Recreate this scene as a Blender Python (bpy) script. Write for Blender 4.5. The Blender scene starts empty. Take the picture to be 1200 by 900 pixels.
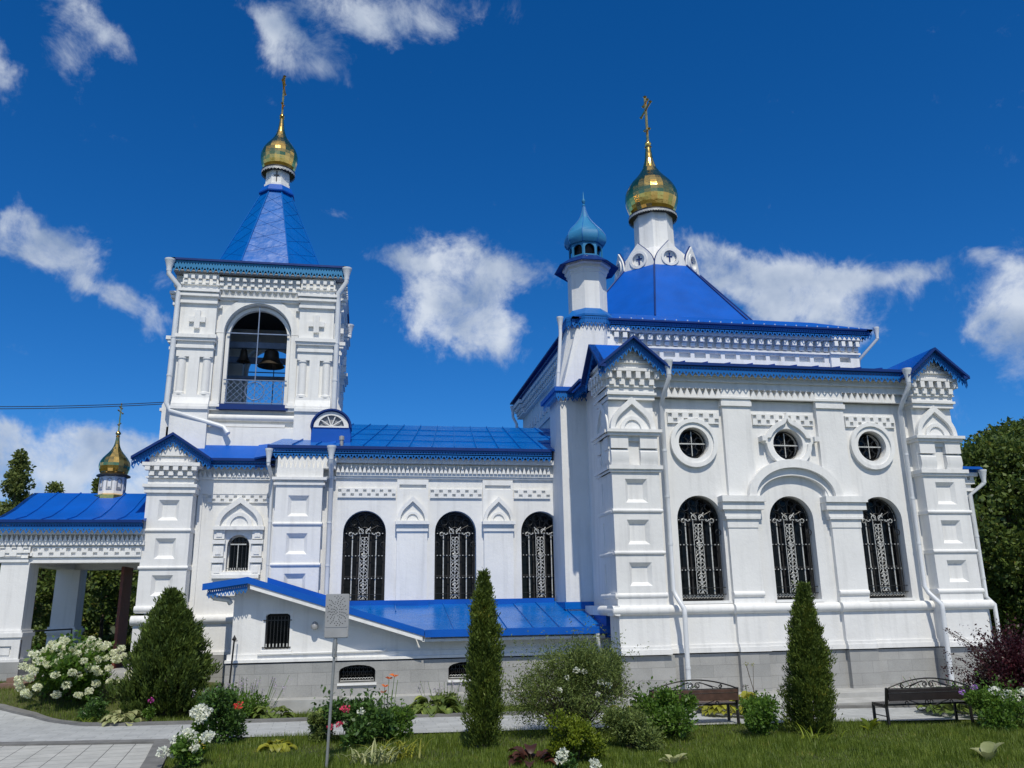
import bpy, bmesh, math, random
import numpy as np
from mathutils import Vector, Matrix
from mathutils.geometry import tessellate_polygon
rad = math.radians
PI = math.pi
rng = random.Random(7)
npr = np.random.RandomState(11)
S = bpy.context.scene
COL = S.collection

# ---------------------------------------------------------------- camera
cam_d = bpy.data.cameras.new('camera')
cam = bpy.data.objects.new('camera', cam_d)
COL.objects.link(cam)
cam_d.sensor_width = 36.0
cam_d.lens = 28.88
cam_d.clip_end = 5000
R_, U_, F_ = (0.98523061, -0.17056894, -0.01506286), (-0.02972276, -0.25698618, 0.9659579), (0.16863336, 0.95124358, 0.25826043)
cam.matrix_world = Matrix(((R_[0], U_[0], -F_[0], 0), (R_[1], U_[1], -F_[1], 0), (R_[2], U_[2], -F_[2], 2.2), (0, 0, 0, 1)))
S.camera = cam

# ---------------------------------------------------------------- sun, sky, exposure
SUN_EL, SUN_AZ = 54.0, 180.5          # azimuth clockwise from +Y
sd = Vector((math.sin(rad(SUN_AZ)) * math.cos(rad(SUN_EL)), math.cos(rad(SUN_AZ)) * math.cos(rad(SUN_EL)), math.sin(rad(SUN_EL))))
sl = bpy.data.lights.new('sun', 'SUN')
sl.energy = 3.55
sl.angle = rad(0.53)
sl.color = (1.0, 0.945, 0.82)
sun = bpy.data.objects.new('sun', sl)
COL.objects.link(sun)
sun.rotation_euler = (-sd).to_track_quat('-Z', 'Y').to_euler()
sun.location = (0, -20, 60)

S.view_settings.view_transform = 'Standard'
S.view_settings.look = 'None'
S.view_settings.gamma = 1
S.view_settings.exposure = 0.0
S.view_settings.use_curve_mapping = False

CLOUDS = [
    (-0.469, 0.667, 16.916, -21.042, -30.92, -17.13, 1.2) ,
    (-0.482, 0.71, 34.996, -32.143, -35.617, -24.973, 0.6) ,
    (-0.39, 0.747, 11.735, -7.289, -28.028, -28.11, 0.85) ,
    (-0.329, 0.715, 16.894, -9.287, -34.573, -40.416, 0.6) ,
    (-0.405, 0.7, 21.327, -13.349, -35.027, -35.312, 0.6) ,
    (-0.14, 0.75, 13.88, -12.554, -23.428, -17.651, 1.0) ,
    (-0.181, 0.766, 24.643, -16.932, -35.817, -35.249, 0.5) ,
    (-0.081, 0.693, 24.796, -13.204, -22.739, -31.803, 0.85) ,
    (-0.06, 0.739, 31.781, -23.326, -46.466, -45.367, 0.35) ,
    (-0.218, 0.741, 38.131, -12.218, -32.991, -70.023, 0.35) ,
    (0.008, 0.82, 7.818, -0.065, 1.909, -23.591, 1.0) ,
    (-0.009, 0.775, 27.639, -23.058, -32.412, -27.473, 0.6) ,
    (0.087, 0.791, 25.658, -12.249, -22.055, -38.085, 0.5) ,
    (-0.378, 0.432, 15.995, -4.226, -13.639, -30.966, 1.2) ,
    (-0.427, 0.454, 23.133, -6.087, -14.219, -30.888, 1.2) ,
    (-0.292, 0.351, 17.599, -7.085, -26.732, -47.086, 0.85) ,
    (-0.324, 0.374, 24.563, -2.735, -12.896, -56.99, 0.6) ,
    (-0.262, 0.394, 29.431, -15.921, -40.224, -55.274, 0.6) ,
    (0.123, 0.397, 10.446, -10.032, -12.632, -11.621, 1.05) ,
    (0.111, 0.451, 27.339, -2.338, -1.351, -34.24, 0.9) ,
    (0.078, 0.369, 20.996, -9.749, -12.778, -25.765, 0.85) ,
    (0.017, 0.429, 20.132, 0.475, 3.811, -64.768, 0.75) ,
    (0.18, 0.424, 20.63, -5.121, -8.351, -39.956, 0.5) ,
    (0.15, 0.345, 16.849, -7.187, -11.867, -28.12, 0.9) ,
    (0.49, 0.457, 16.761, -5.096, -5.771, -33.982, 1.05) ,
    (0.624, 0.443, 8.205, -0.534, 3.273, -29.873, 1.1) ,
    (0.783, 0.463, 13.531, 0.661, 14.153, -58.075, 0.6) ,
    (0.879, 0.494, 26.299, -12.156, -13.315, -60.728, 0.6) ,
    (0.581, 0.408, 9.317, -2.783, -3.496, -25.383, 1.0) ,
    (0.667, 0.368, 16.164, -5.826, -5.53, -31.398, 0.8) ,
    (0.518, 0.418, 19.352, -4.256, -2.596, -35.299, 0.9) ,
    (0.918, 0.396, 8.639, -10.595, -10.607, -9.487, 1.2) ,
    (0.957, 0.447, 22.479, -8.397, -2.907, -27.191, 1.0) ,
    (0.872, 0.376, 25.006, -29.876, -24.321, -22.546, 0.7) ,
    (0.825, 0.266, 10.303, -3.403, -8.355, -78.282, 0.25) ,
    (-0.373, 0.16, 7.26, 0.241, -2.913, -30.736, 1.3) ,
    (-0.301, 0.161, 20.036, -3.43, -9.501, -31.667, 1.0) ,
    (-0.324, 0.126, 12.08, 0.118, -4.485, -40.458, 0.8) ,
    (-0.429, 0.183, 21.812, -0.908, -8.265, -41.672, 0.9) ,
    (-0.386, 0.121, 11.21, 0.932, -2.312, -48.35, 0.7) ,
    (-0.224, 0.132, 15.219, -4.661, -20.377, -48.971, 0.6) ,
    (0.322, 0.457, 19.624, -5.591, -11.04, -54.522, 0.4) ,
    (-0.04, 0.489, 45.102, -4.375, -13.217, -136.465, 0.3) ,
    (0.185, 0.109, 9.822, -2.408, -10.063, -46.887, 0.5) ,
]


def build_world():
    w = bpy.data.worlds.new('World')
    S.world = w
    w.use_nodes = True
    nt = w.node_tree
    for n in list(nt.nodes):
        nt.nodes.remove(n)
    N = nt.nodes.new
    L = nt.links.new
    def math_(op, a, b=None, c=None):
        n = N('ShaderNodeMath'); n.operation = op
        for i, v in enumerate((a, b, c)):
            if v is None: continue
            if hasattr(v, 'is_linked') or hasattr(v, 'node'): L(v, n.inputs[i])
            else: n.inputs[i].default_value = v
        return n.outputs[0]
    sky = N('ShaderNodeTexSky')
    sky.sky_type = 'NISHITA'
    sky.sun_disc = False
    sky.sun_elevation = rad(SUN_EL)
    sky.sun_rotation = rad(SUN_AZ)
    sky.altitude = 200
    sky.air_density = 1.0
    sky.dust_density = 0.1
    sky.ozone_density = 1.5
    hs = N('ShaderNodeHueSaturation')
    hs.inputs['Saturation'].default_value = SKY_SAT
    hs.inputs['Value'].default_value = SKY_VAL
    hs.inputs['Hue'].default_value = SKY_HUE
    tn = N('ShaderNodeVectorMath'); tn.operation = 'MULTIPLY'; tn.inputs[1].default_value = SKY_TINT
    L(sky.outputs[0], tn.inputs[0]); L(tn.outputs[0], hs.inputs['Color'])
    tc = N('ShaderNodeTexCoord')
    sx = N('ShaderNodeSeparateXYZ')
    L(tc.outputs['Generated'], sx.inputs[0])
    ysafe = math_('MAXIMUM', sx.outputs[1], 0.15)
    u = math_('DIVIDE', sx.outputs[0], ysafe)
    v = math_('DIVIDE', sx.outputs[2], ysafe)
    # domain warp so blobs do not look elliptical
    nz = N('ShaderNodeTexNoise'); nz.inputs['Scale'].default_value = 9.0; nz.inputs['Detail'].default_value = 5
    nz.inputs['Roughness'].default_value = 0.6
    L(tc.outputs['Generated'], nz.inputs['Vector'])
    sc = N('ShaderNodeSeparateColor'); L(nz.outputs['Color'], sc.inputs[0])
    uw = math_('MULTIPLY_ADD', math_('SUBTRACT', sc.outputs[0], 0.5), 0.13, u)
    vw = math_('MULTIPLY_ADD', math_('SUBTRACT', sc.outputs[1], 0.5), 0.11, v)
    acc = None
    for (cu, cv, a, b, c, d, wt) in CLOUDS:
        du = math_('SUBTRACT', uw, cu); dv = math_('SUBTRACT', vw, cv)
        p = math_('ADD', math_('MULTIPLY', du, a), math_('MULTIPLY', dv, b))
        q = math_('ADD', math_('MULTIPLY', du, c), math_('MULTIPLY', dv, d))
        r2 = math_('ADD', math_('MULTIPLY', p, p), math_('MULTIPLY', q, q))
        g = math_('MULTIPLY', math_('POWER', 2.7183, math_('MULTIPLY', r2, -0.8)), wt)
        acc = g if acc is None else math_('ADD', acc, g)
    acc = math_('MINIMUM', acc, 1.15)
    fb = N('ShaderNodeTexNoise'); fb.inputs['Scale'].default_value = 15.0; fb.inputs['Detail'].default_value = 12
    fb.inputs['Roughness'].default_value = 0.68; fb.inputs['Distortion'].default_value = 0.35
    L(tc.outputs['Generated'], fb.inputs['Vector'])
    # behind the viewer: unseen cloud, thickened to whiten fill light and dome reflections
    back = N('ShaderNodeTexNoise'); back.inputs['Scale'].default_value = 3.5; back.inputs['Detail'].default_value = 3
    L(tc.outputs['Generated'], back.inputs['Vector'])
    bk = math_('MULTIPLY', math_('SUBTRACT', back.outputs[0], 0.33), 4.5)
    isback = math_('LESS_THAN', sx.outputs[1], 0.15)
    m = math_('ADD', math_('MULTIPLY', acc, math_('SUBTRACT', 1.0, isback)), math_('MULTIPLY', bk, isback))
    dens = math_('ADD', m, math_('MULTIPLY', math_('SUBTRACT', fb.outputs[0], 0.5), 2.5))
    mr = N('ShaderNodeMapRange'); mr.interpolation_type = 'SMOOTHSTEP'
    mr.inputs['From Min'].default_value = 0.34; mr.inputs['From Max'].default_value = 1.36
    L(dens, mr.inputs['Value'])
    # cloud body: bright tops, blue-grey thicker cores
    cb = N('ShaderNodeTexNoise'); cb.inputs['Scale'].default_value = 13.0; cb.inputs['Detail'].default_value = 6
    mp = N('ShaderNodeMapping'); mp.inputs['Location'].default_value = (3.1, 1.7, -0.03)
    L(tc.outputs['Generated'], mp.inputs[0]); L(mp.outputs[0], cb.inputs['Vector'])
    cr = N('ShaderNodeMix'); cr.data_type = 'RGBA'
    cr.inputs[6].default_value = (3.0, 3.9, 5.5, 1); cr.inputs[7].default_value = (7.2, 7.8, 8.6, 1)
    m2 = N('ShaderNodeMapRange'); m2.inputs['From Min'].default_value = 0.34; m2.inputs['From Max'].default_value = 0.62
    L(cb.outputs[0], m2.inputs['Value']); L(m2.outputs[0], cr.inputs[0])
    mx = N('ShaderNodeMix'); mx.data_type = 'RGBA'
    L(math_('MULTIPLY', mr.outputs[0], 0.88), mx.inputs[0]); L(hs.outputs[0], mx.inputs[6]); L(cr.outputs[2], mx.inputs[7])
    bg = N('ShaderNodeBackground'); bg.inputs['Strength'].default_value = SKY_STR
    L(mx.outputs[2], bg.inputs['Color'])
    out = N('ShaderNodeOutputWorld')
    L(bg.outputs[0], out.inputs[0])
SKY_TINT = (0.41, 0.69, 1.10)
SKY_SAT, SKY_VAL, SKY_HUE, SKY_STR = 1.12, 1.0, 0.5, 0.1
build_world()

# ---------------------------------------------------------------- materials
def nodes(name):
    m = bpy.data.materials.new(name)
    m.use_nodes = True
    nt = m.node_tree
    b = nt.nodes['Principled BSDF']
    return m, nt, b

def plain(name, col, rough=0.6, metal=0.0, vary=0.12, scale=3.0, bump=0.0, bscale=60.0, spec=0.5, coat=0.0):
    m, nt, b = nodes(name)
    N = nt.nodes.new; L = nt.links.new
    b.inputs['Roughness'].default_value = rough
    b.inputs['Metallic'].default_value = metal
    b.inputs['Specular IOR Level'].default_value = spec
    b.inputs['Coat Weight'].default_value = coat
    geo = N('ShaderNodeNewGeometry')
    nz = N('ShaderNodeTexNoise'); nz.inputs['Scale'].default_value = scale; nz.inputs['Detail'].default_value = 6
    L(geo.outputs['Position'], nz.inputs['Vector'])
    mr = N('ShaderNodeMapRange'); mr.inputs['From Min'].default_value = 0.3; mr.inputs['From Max'].default_value = 0.7
    mr.inputs['To Min'].default_value = 1 - vary; mr.inputs['To Max'].default_value = 1 + vary * 0.5
    L(nz.outputs[0], mr.inputs['Value'])
    mul = N('ShaderNodeVectorMath'); mul.operation = 'SCALE'
    mul.inputs[0].default_value = col
    L(mr.outputs[0], mul.inputs['Scale'])
    L(mul.outputs[0], b.inputs['Base Color'])
    if bump > 0:
        n2 = N('ShaderNodeTexNoise'); n2.inputs['Scale'].default_value = bscale; n2.inputs['Detail'].default_value = 4
        L(geo.outputs['Position'], n2.inputs['Vector'])
        bp = N('ShaderNodeBump'); bp.inputs['Strength'].default_value = bump; bp.inputs['Distance'].default_value = 0.02
        L(n2.outputs[0], bp.inputs['Height']); L(bp.outputs[0], b.inputs['Normal'])
    return m

def plaster(name, base=(0.775, 0.77, 0.752)):
    m, nt, b = nodes(name)
    N = nt.nodes.new; L = nt.links.new
    geo = N('ShaderNodeNewGeometry')
    n1 = N('ShaderNodeTexNoise'); n1.inputs['Scale'].default_value = 0.9; n1.inputs['Detail'].default_value = 7; n1.inputs['Roughness'].default_value = 0.65
    L(geo.outputs['Position'], n1.inputs['Vector'])
    # vertical rain streaks: stretch z
    mp = N('ShaderNodeMapping'); mp.inputs['Scale'].default_value = (7, 7, 0.5)
    L(geo.outputs['Position'], mp.inputs[0])
    n2 = N('ShaderNodeTexNoise'); n2.inputs['Scale'].default_value = 1.0; n2.inputs['Detail'].default_value = 5
    L(mp.outputs[0], n2.inputs['Vector'])
    r1 = N('ShaderNodeMapRange'); r1.inputs['From Min'].default_value = 0.35; r1.inputs['From Max'].default_value = 0.7
    r1.inputs['To Min'].default_value = 1.0; r1.inputs['To Max'].default_value = 0.9
    L(n1.outputs[0], r1.inputs['Value'])
    r2 = N('ShaderNodeMapRange'); r2.inputs['From Min'].default_value = 0.5; r2.inputs['From Max'].default_value = 0.8
    r2.inputs['To Min'].default_value = 1.0; r2.inputs['To Max'].default_value = 0.84
    L(n2.outputs[0], r2.inputs['Value'])
    mm = N('ShaderNodeMath'); mm.operation = 'MULTIPLY'; L(r1.outputs[0], mm.inputs[0]); L(r2.outputs[0], mm.inputs[1])
    mul = N('ShaderNodeVectorMath'); mul.operation = 'SCALE'; mul.inputs[0].default_value = base
    L(mm.outputs[0], mul.inputs['Scale']); L(mul.outputs[0], b.inputs['Base Color'])
    b.inputs['Roughness'].default_value = 0.72
    b.inputs['Specular IOR Level'].default_value = 0.25
    n3 = N('ShaderNodeTexNoise'); n3.inputs['Scale'].default_value = 9; n3.inputs['Detail'].default_value = 8; n3.inputs['Roughness'].default_value = 0.7
    L(geo.outputs['Position'], n3.inputs['Vector'])
    bp = N('ShaderNodeBump'); bp.inputs['Strength'].default_value = 0.45; bp.inputs['Distance'].default_value = 0.018
    L(n3.outputs[0], bp.inputs['Height']); L(bp.outputs[0], b.inputs['Normal'])
    return m

def stone(name, mapping='xz'):
    """grey granite slabs: running bond with thin joints"""
    m, nt, b = nodes(name)
    N = nt.nodes.new; L = nt.links.new
    geo = N('ShaderNodeNewGeometry')
    sx = N('ShaderNodeSeparateXYZ'); L(geo.outputs['Position'], sx.inputs[0])
    ad = N('ShaderNodeMath'); ad.operation = 'ADD'; L(sx.outputs[0], ad.inputs[0]); L(sx.outputs[1], ad.inputs[1])
    cb = N('ShaderNodeCombineXYZ'); L(ad.outputs[0], cb.inputs[0]); L(sx.outputs[2], cb.inputs[1])
    br = N('ShaderNodeTexBrick')
    br.inputs['Scale'].default_value = 1.0
    br.inputs['Brick Width'].default_value = 0.62
    br.inputs['Row Height'].default_value = 0.262
    br.inputs['Mortar Size'].default_value = 0.004
    br.inputs['Mortar Smooth'].default_value = 0.3
    br.inputs['Color1'].default_value = (0.30, 0.30, 0.288, 1)
    br.inputs['Color2'].default_value = (0.365, 0.36, 0.345, 1)
    br.inputs['Mortar'].default_value = (0.235, 0.235, 0.225, 1)
    L(cb.outputs[0], br.inputs['Vector'])
    nz = N('ShaderNodeTexNoise'); nz.inputs['Scale'].default_value = 55; nz.inputs['Detail'].default_value = 6
    L(geo.outputs['Position'], nz.inputs['Vector'])
    n2 = N('ShaderNodeTexNoise'); n2.inputs['Scale'].default_value = 2.2; n2.inputs['Detail'].default_value = 5
    L(geo.outputs['Position'], n2.inputs['Vector'])
    ad2 = N('ShaderNodeMath'); ad2.operation = 'ADD'; L(nz.outputs[0], ad2.inputs[0]); L(n2.outputs[0], ad2.inputs[1])
    mr = N('ShaderNodeMapRange'); mr.inputs['From Min'].default_value = 0.6; mr.inputs['From Max'].default_value = 1.4
    mr.inputs['To Min'].default_value = 0.78; mr.inputs['To Max'].default_value = 1.2
    L(ad2.outputs[0], mr.inputs['Value'])
    mul = N('ShaderNodeVectorMath'); mul.operation = 'SCALE'; L(br.outputs['Color'], mul.inputs[0]); L(mr.outputs[0], mul.inputs['Scale'])
    L(mul.outputs[0], b.inputs['Base Color'])
    b.inputs['Roughness'].default_value = 0.55
    bp = N('ShaderNodeBump'); bp.inputs['Strength'].default_value = 0.5; bp.inputs['Distance'].default_value = 0.01
    inv = N('ShaderNodeMath'); inv.operation = 'SUBTRACT'; inv.inputs[0].default_value = 1; L(br.outputs['Fac'], inv.inputs[1])
    L(inv.outputs[0], bp.inputs['Height']); L(bp.outputs[0], b.inputs['Normal'])
    return m

def roof_metal(name, col, rough=0.32, dent=0.35):
    m, nt, b = nodes(name)
    N = nt.nodes.new; L = nt.links.new
    geo = N('ShaderNodeNewGeometry')
    n1 = N('ShaderNodeTexNoise'); n1.inputs['Scale'].default_value = 1.3; n1.inputs['Detail'].default_value = 5
    L(geo.outputs['Position'], n1.inputs['Vector'])
    mr = N('ShaderNodeMapRange'); mr.inputs['From Min'].default_value = 0.3; mr.inputs['From Max'].default_value = 0.7
    mr.inputs['To Min'].default_value = 0.86; mr.inputs['To Max'].default_value = 1.08
    L(n1.outputs[0], mr.inputs['Value'])
    mul = N('ShaderNodeVectorMath'); mul.operation = 'SCALE'; mul.inputs[0].default_value = col
    L(mr.outputs[0], mul.inputs['Scale']); L(mul.outputs[0], b.inputs['Base Color'])
    b.inputs['Roughness'].default_value = rough
    b.inputs['Specular IOR Level'].default_value = 0.3
    r2 = N('ShaderNodeMapRange'); r2.inputs['To Min'].default_value = rough - 0.06; r2.inputs['To Max'].default_value = rough + 0.14
    n4 = N('ShaderNodeTexNoise'); n4.inputs['Scale'].default_value = 6; n4.inputs['Detail'].default_value = 6
    L(geo.outputs['Position'], n4.inputs['Vector']); L(n4.outputs[0], r2.inputs['Value']); L(r2.outputs[0], b.inputs['Roughness'])
    n3 = N('ShaderNodeTexNoise'); n3.inputs['Scale'].default_value = 2.6; n3.inputs['Detail'].default_value = 3
    L(geo.outputs['Position'], n3.inputs['Vector'])
    bp = N('ShaderNodeBump'); bp.inputs['Strength'].default_value = dent; bp.inputs['Distance'].default_value = 0.05
    L(n3.outputs[0], bp.inputs['Height']); L(bp.outputs[0], b.inputs['Normal'])
    return m

def leafmat(name, c1, c2, rough=0.5, trans=0.35, c3=None):
    m, nt, b = nodes(name)
    N = nt.nodes.new; L = nt.links.new
    geo = N('ShaderNodeNewGeometry')
    r = N('ShaderNodeValToRGB')
    r.color_ramp.elements[0].color = (*c1, 1); r.color_ramp.elements[1].color = (*c2, 1)
    if c3:
        e = r.color_ramp.elements.new(0.93); e.color = (*c2, 1)
        r.color_ramp.elements[-1].color = (*c3, 1)
    nz = N('ShaderNodeTexNoise'); nz.inputs['Scale'].default_value = 3.2; nz.inputs['Detail'].default_value = 3
    L(geo.outputs['Position'], nz.inputs['Vector'])
    mixn = N('ShaderNodeMath'); mixn.operation = 'MULTIPLY_ADD'
    L(geo.outputs['Random Per Island'], mixn.inputs[0]); mixn.inputs[1].default_value = 0.7
    sb = N('ShaderNodeMath'); sb.operation = 'MULTIPLY_ADD'; L(nz.outputs[0], sb.inputs[0]); sb.inputs[1].default_value = 1.2; sb.inputs[2].default_value = -0.45
    L(sb.outputs[0], mixn.inputs[2])
    L(mixn.outputs[0], r.inputs[0])
    L(r.outputs[0], b.inputs['Base Color'])
    b.inputs['Roughness'].default_value = rough
    b.inputs['Specular IOR Level'].default_value = 0.35
    if trans > 0:
        tr = N('ShaderNodeBsdfTranslucent')
        hs = N('ShaderNodeHueSaturation'); hs.inputs['Value'].default_value = 1.5; hs.inputs['Hue'].default_value = 0.485
        L(r.outputs[0], hs.inputs['Color']); L(hs.outputs[0], tr.inputs['Color'])
        mx = N('ShaderNodeMixShader'); mx.inputs[0].default_value = trans
        L(b.outputs[0], mx.inputs[1]); L(tr.outputs[0], mx.inputs[2])
        L(mx.outputs[0], nt.nodes['Material Output'].inputs[0])
    return m

M = {}
M['white'] = plaster('white_plaster')
M['trim'] = plaster('white_trim', (0.80, 0.795, 0.775))
M['stone'] = stone('grey_granite_slabs')
M['roof'] = roof_metal('blue_roof_metal', (0.001, 0.090, 0.44), 0.42, 0.2)
M['roofgloss'] = roof_metal('blue_glossy_roof_metal', (0.001, 0.115, 0.43), 0.24, 0.3)
M['soffit'] = roof_metal('dark_blue_fascia', (0.004, 0.03, 0.16), 0.4, 0.1)
M['fringe'] = roof_metal('blue_pierced_fringe', (0.010, 0.13, 0.42), 0.35, 0.1)
M['tint'] = roof_metal('sky_blue_dome_metal', (0.03, 0.20, 0.40), 0.45, 0.15)
M['pipe'] = plain('white_painted_pipe', (0.66, 0.68, 0.70), 0.35, 0, 0.08, 3, 0.05, 20)
M['glass'] = plain('dark_window_glass', (0.006, 0.007, 0.008), 0.08, 0, 0.3, 2.0, 0.12, 4, 0.16)
M['iron'] = plain('black_wrought_iron', (0.018, 0.017, 0.016), 0.35, 0.2, 0.2, 8, 0.2, 60, 0.6)
M['silver'] = plain('silvery_cast_ornament', (0.58, 0.57, 0.53), 0.45, 0.2, 0.3, 20)
M['darkin'] = plain('interior_shade_and_frames', (0.016, 0.016, 0.017), 0.9)  # near black: interior and joint shade put into the colour, also window frames
M['greyin'] = plain('grey_plaster_inside', (0.30, 0.31, 0.33), 0.9)
M['beam'] = plain('painted_blue_grey_beam', (0.16, 0.22, 0.34), 0.6, 0, 0.2, 9)
M['bronze'] = plain('patinated_bell_bronze', (0.07, 0.055, 0.04), 0.45, 0.6, 0.4, 8)
M['concrete'] = plain('light_concrete', (0.40, 0.40, 0.385), 0.85, 0, 0.2, 3, 0.3, 40)
M['door'] = plain('red_brown_door_wood', (0.16, 0.035, 0.016), 0.4, 0, 0.3, 5)
M['lampgrey'] = plain('grey_powder_coated_metal', (0.36, 0.36, 0.36), 0.4, 0.2, 0.1, 6)
M['lamphole'] = plain('black_perforations', (0.03, 0.03, 0.03), 0.6)
M['polesteel'] = plain('galvanised_pole_steel', (0.36, 0.36, 0.35), 0.38, 0.5, 0.15, 7)
M['cable'] = plain('black_cable_rubber', (0.02, 0.02, 0.02), 0.6)
M['bark'] = plain('grey_brown_bark', (0.10, 0.075, 0.05), 0.9, 0, 0.35, 9, 0.6, 30)
M['wood1'] = plain('weathered_brown_bench_wood', (0.085, 0.045, 0.03), 0.5, 0, 0.4, 7, 0.2, 40)
M['wood2'] = plain('shaded_bench_wood', (0.022, 0.016, 0.014), 0.4, 0, 0.3, 7, 0.2, 40)  # same kind of bench, darkened: its shaded back is in the colour
M['soil'] = plain('dark_garden_soil', (0.035, 0.027, 0.018), 0.95, 0, 0.4, 5, 0.6, 30)

def gold(name, facet):
    m, nt, b = nodes(name)
    N = nt.nodes.new; L = nt.links.new
    b.inputs['Metallic'].default_value = 1
    geo = N('ShaderNodeNewGeometry')
    r = N('ShaderNodeValToRGB')
    r.color_ramp.elements[0].color = (0.80, 0.47, 0.13, 1); r.color_ramp.elements[1].color = (0.95, 0.61, 0.19, 1)
    L(geo.outputs['Random Per Island'], r.inputs[0]); L(r.outputs[0], b.inputs['Base Color'])
    b.inputs['Roughness'].default_value = 0.16
    nz = N('ShaderNodeTexNoise'); nz.inputs['Scale'].default_value = 5; L(geo.outputs['Position'], nz.inputs['Vector'])
    bp = N('ShaderNodeBump'); bp.inputs['Strength'].default_value = 0.25; bp.inputs['Distance'].default_value = 0.03
    L(nz.outputs[0], bp.inputs['Height']); L(bp.outputs[0], b.inputs['Normal'])
    return m
M['gold'] = gold('gilded_sheet', True)

# foliage
M['thuja'] = leafmat('thuja_green', (0.030, 0.057, 0.010), (0.139, 0.193, 0.026), 0.6, 0.2, (0.261, 0.251, 0.034))
M['juniper'] = leafmat('juniper_green', (0.020, 0.044, 0.008), (0.125, 0.184, 0.031), 0.6, 0.25, (0.178, 0.221, 0.041))
M['willow'] = leafmat('grey_green_shrub', (0.051, 0.087, 0.020), (0.219, 0.281, 0.074), 0.55, 0.3)
M['lime'] = leafmat('lime_green_shrub', (0.055, 0.094, 0.009), (0.264, 0.330, 0.026), 0.45, 0.4)
M['mid'] = leafmat('mid_green_leaves', (0.034, 0.090, 0.014), (0.146, 0.261, 0.034), 0.45, 0.35)
M['deep'] = leafmat('deep_green_leaves', (0.024, 0.063, 0.015), (0.100, 0.190, 0.038), 0.4, 0.25)
M['hosta'] = leafmat('hosta_green', (0.053, 0.092, 0.019), (0.198, 0.264, 0.058), 0.4, 0.3, (0.462, 0.502, 0.115))
M['yellow'] = leafmat('golden_leaves', (0.14, 0.16, 0.015), (0.42, 0.42, 0.05), 0.45, 0.35)
M['varie'] = leafmat('cream_edged_leaves', (0.12, 0.17, 0.05), (0.50, 0.50, 0.25), 0.45, 0.3)
M['purple'] = leafmat('barberry_purple', (0.018, 0.005, 0.008), (0.075, 0.014, 0.02), 0.45, 0.25)
M['maroon'] = leafmat('maroon_leaves', (0.03, 0.012, 0.01), (0.12, 0.05, 0.035), 0.4, 0.25)
M['treea'] = leafmat('lime_tree_leaves', (0.025, 0.057, 0.013), (0.139, 0.192, 0.034), 0.5, 0.25, (0.277, 0.203, 0.047))
M['treeb'] = leafmat('pale_birch_leaves', (0.062, 0.096, 0.026), (0.211, 0.256, 0.070), 0.5, 0.35)
M['fwhite'] = leafmat('white_petals', (0.62, 0.65, 0.52), (0.86, 0.86, 0.78), 0.6, 0.3)
M['fcream'] = leafmat('cream_green_petals', (0.60, 0.64, 0.40), (0.84, 0.84, 0.70), 0.6, 0.3)
M['fpink'] = leafmat('pink_petals', (0.55, 0.03, 0.08), (0.80, 0.10, 0.18), 0.5, 0.3)
M['fred'] = leafmat('coral_red_petals', (0.65, 0.04, 0.03), (0.85, 0.10, 0.07), 0.5, 0.3)
M['forange'] = leafmat('orange_petals', (0.65, 0.13, 0.02), (0.85, 0.24, 0.05), 0.5, 0.3)
M['flilac'] = leafmat('lilac_petals', (0.33, 0.26, 0.38), (0.60, 0.52, 0.62), 0.5, 0.3)
M['fviolet'] = leafmat('violet_petals', (0.36, 0.16, 0.50), (0.55, 0.30, 0.68), 0.5, 0.3)
M['fyellow'] = leafmat('yellow_petals', (0.62, 0.46, 0.04), (0.85, 0.70, 0.08), 0.5, 0.3)
M['fpale'] = leafmat('pale_pink_petals', (0.48, 0.34, 0.33), (0.68, 0.55, 0.52), 0.5, 0.3)
M['fmag'] = leafmat('magenta_petals', (0.42, 0.04, 0.26), (0.62, 0.09, 0.38), 0.5, 0.3)
M['grass'] = leafmat('lawn_grass_blades', (0.049, 0.092, 0.009), (0.180, 0.242, 0.031), 0.5, 0.3, (0.333, 0.298, 0.068))

# ---------------------------------------------------------------- mesh builder
Z3 = Vector((0, 0, 1))
class Frame:
    def __init__(s, o, u, d):
        s.o, s.u, s.d = Vector(o), Vector(u), Vector(d)
    def __call__(s, u, z, d):
        return s.o + s.u * u + Z3 * z + s.d * d
def south(y):   # u = world x, d towards the viewer (-y)
    return Frame((0, y, 0), (1, 0, 0), (0, -1, 0))
def west(x):    # u = -y
    return Frame((x, 0, 0), (0, -1, 0), (-1, 0, 0))
def east(x):    # u = +y
    return Frame((x, 0, 0), (0, 1, 0), (1, 0, 0))

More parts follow.
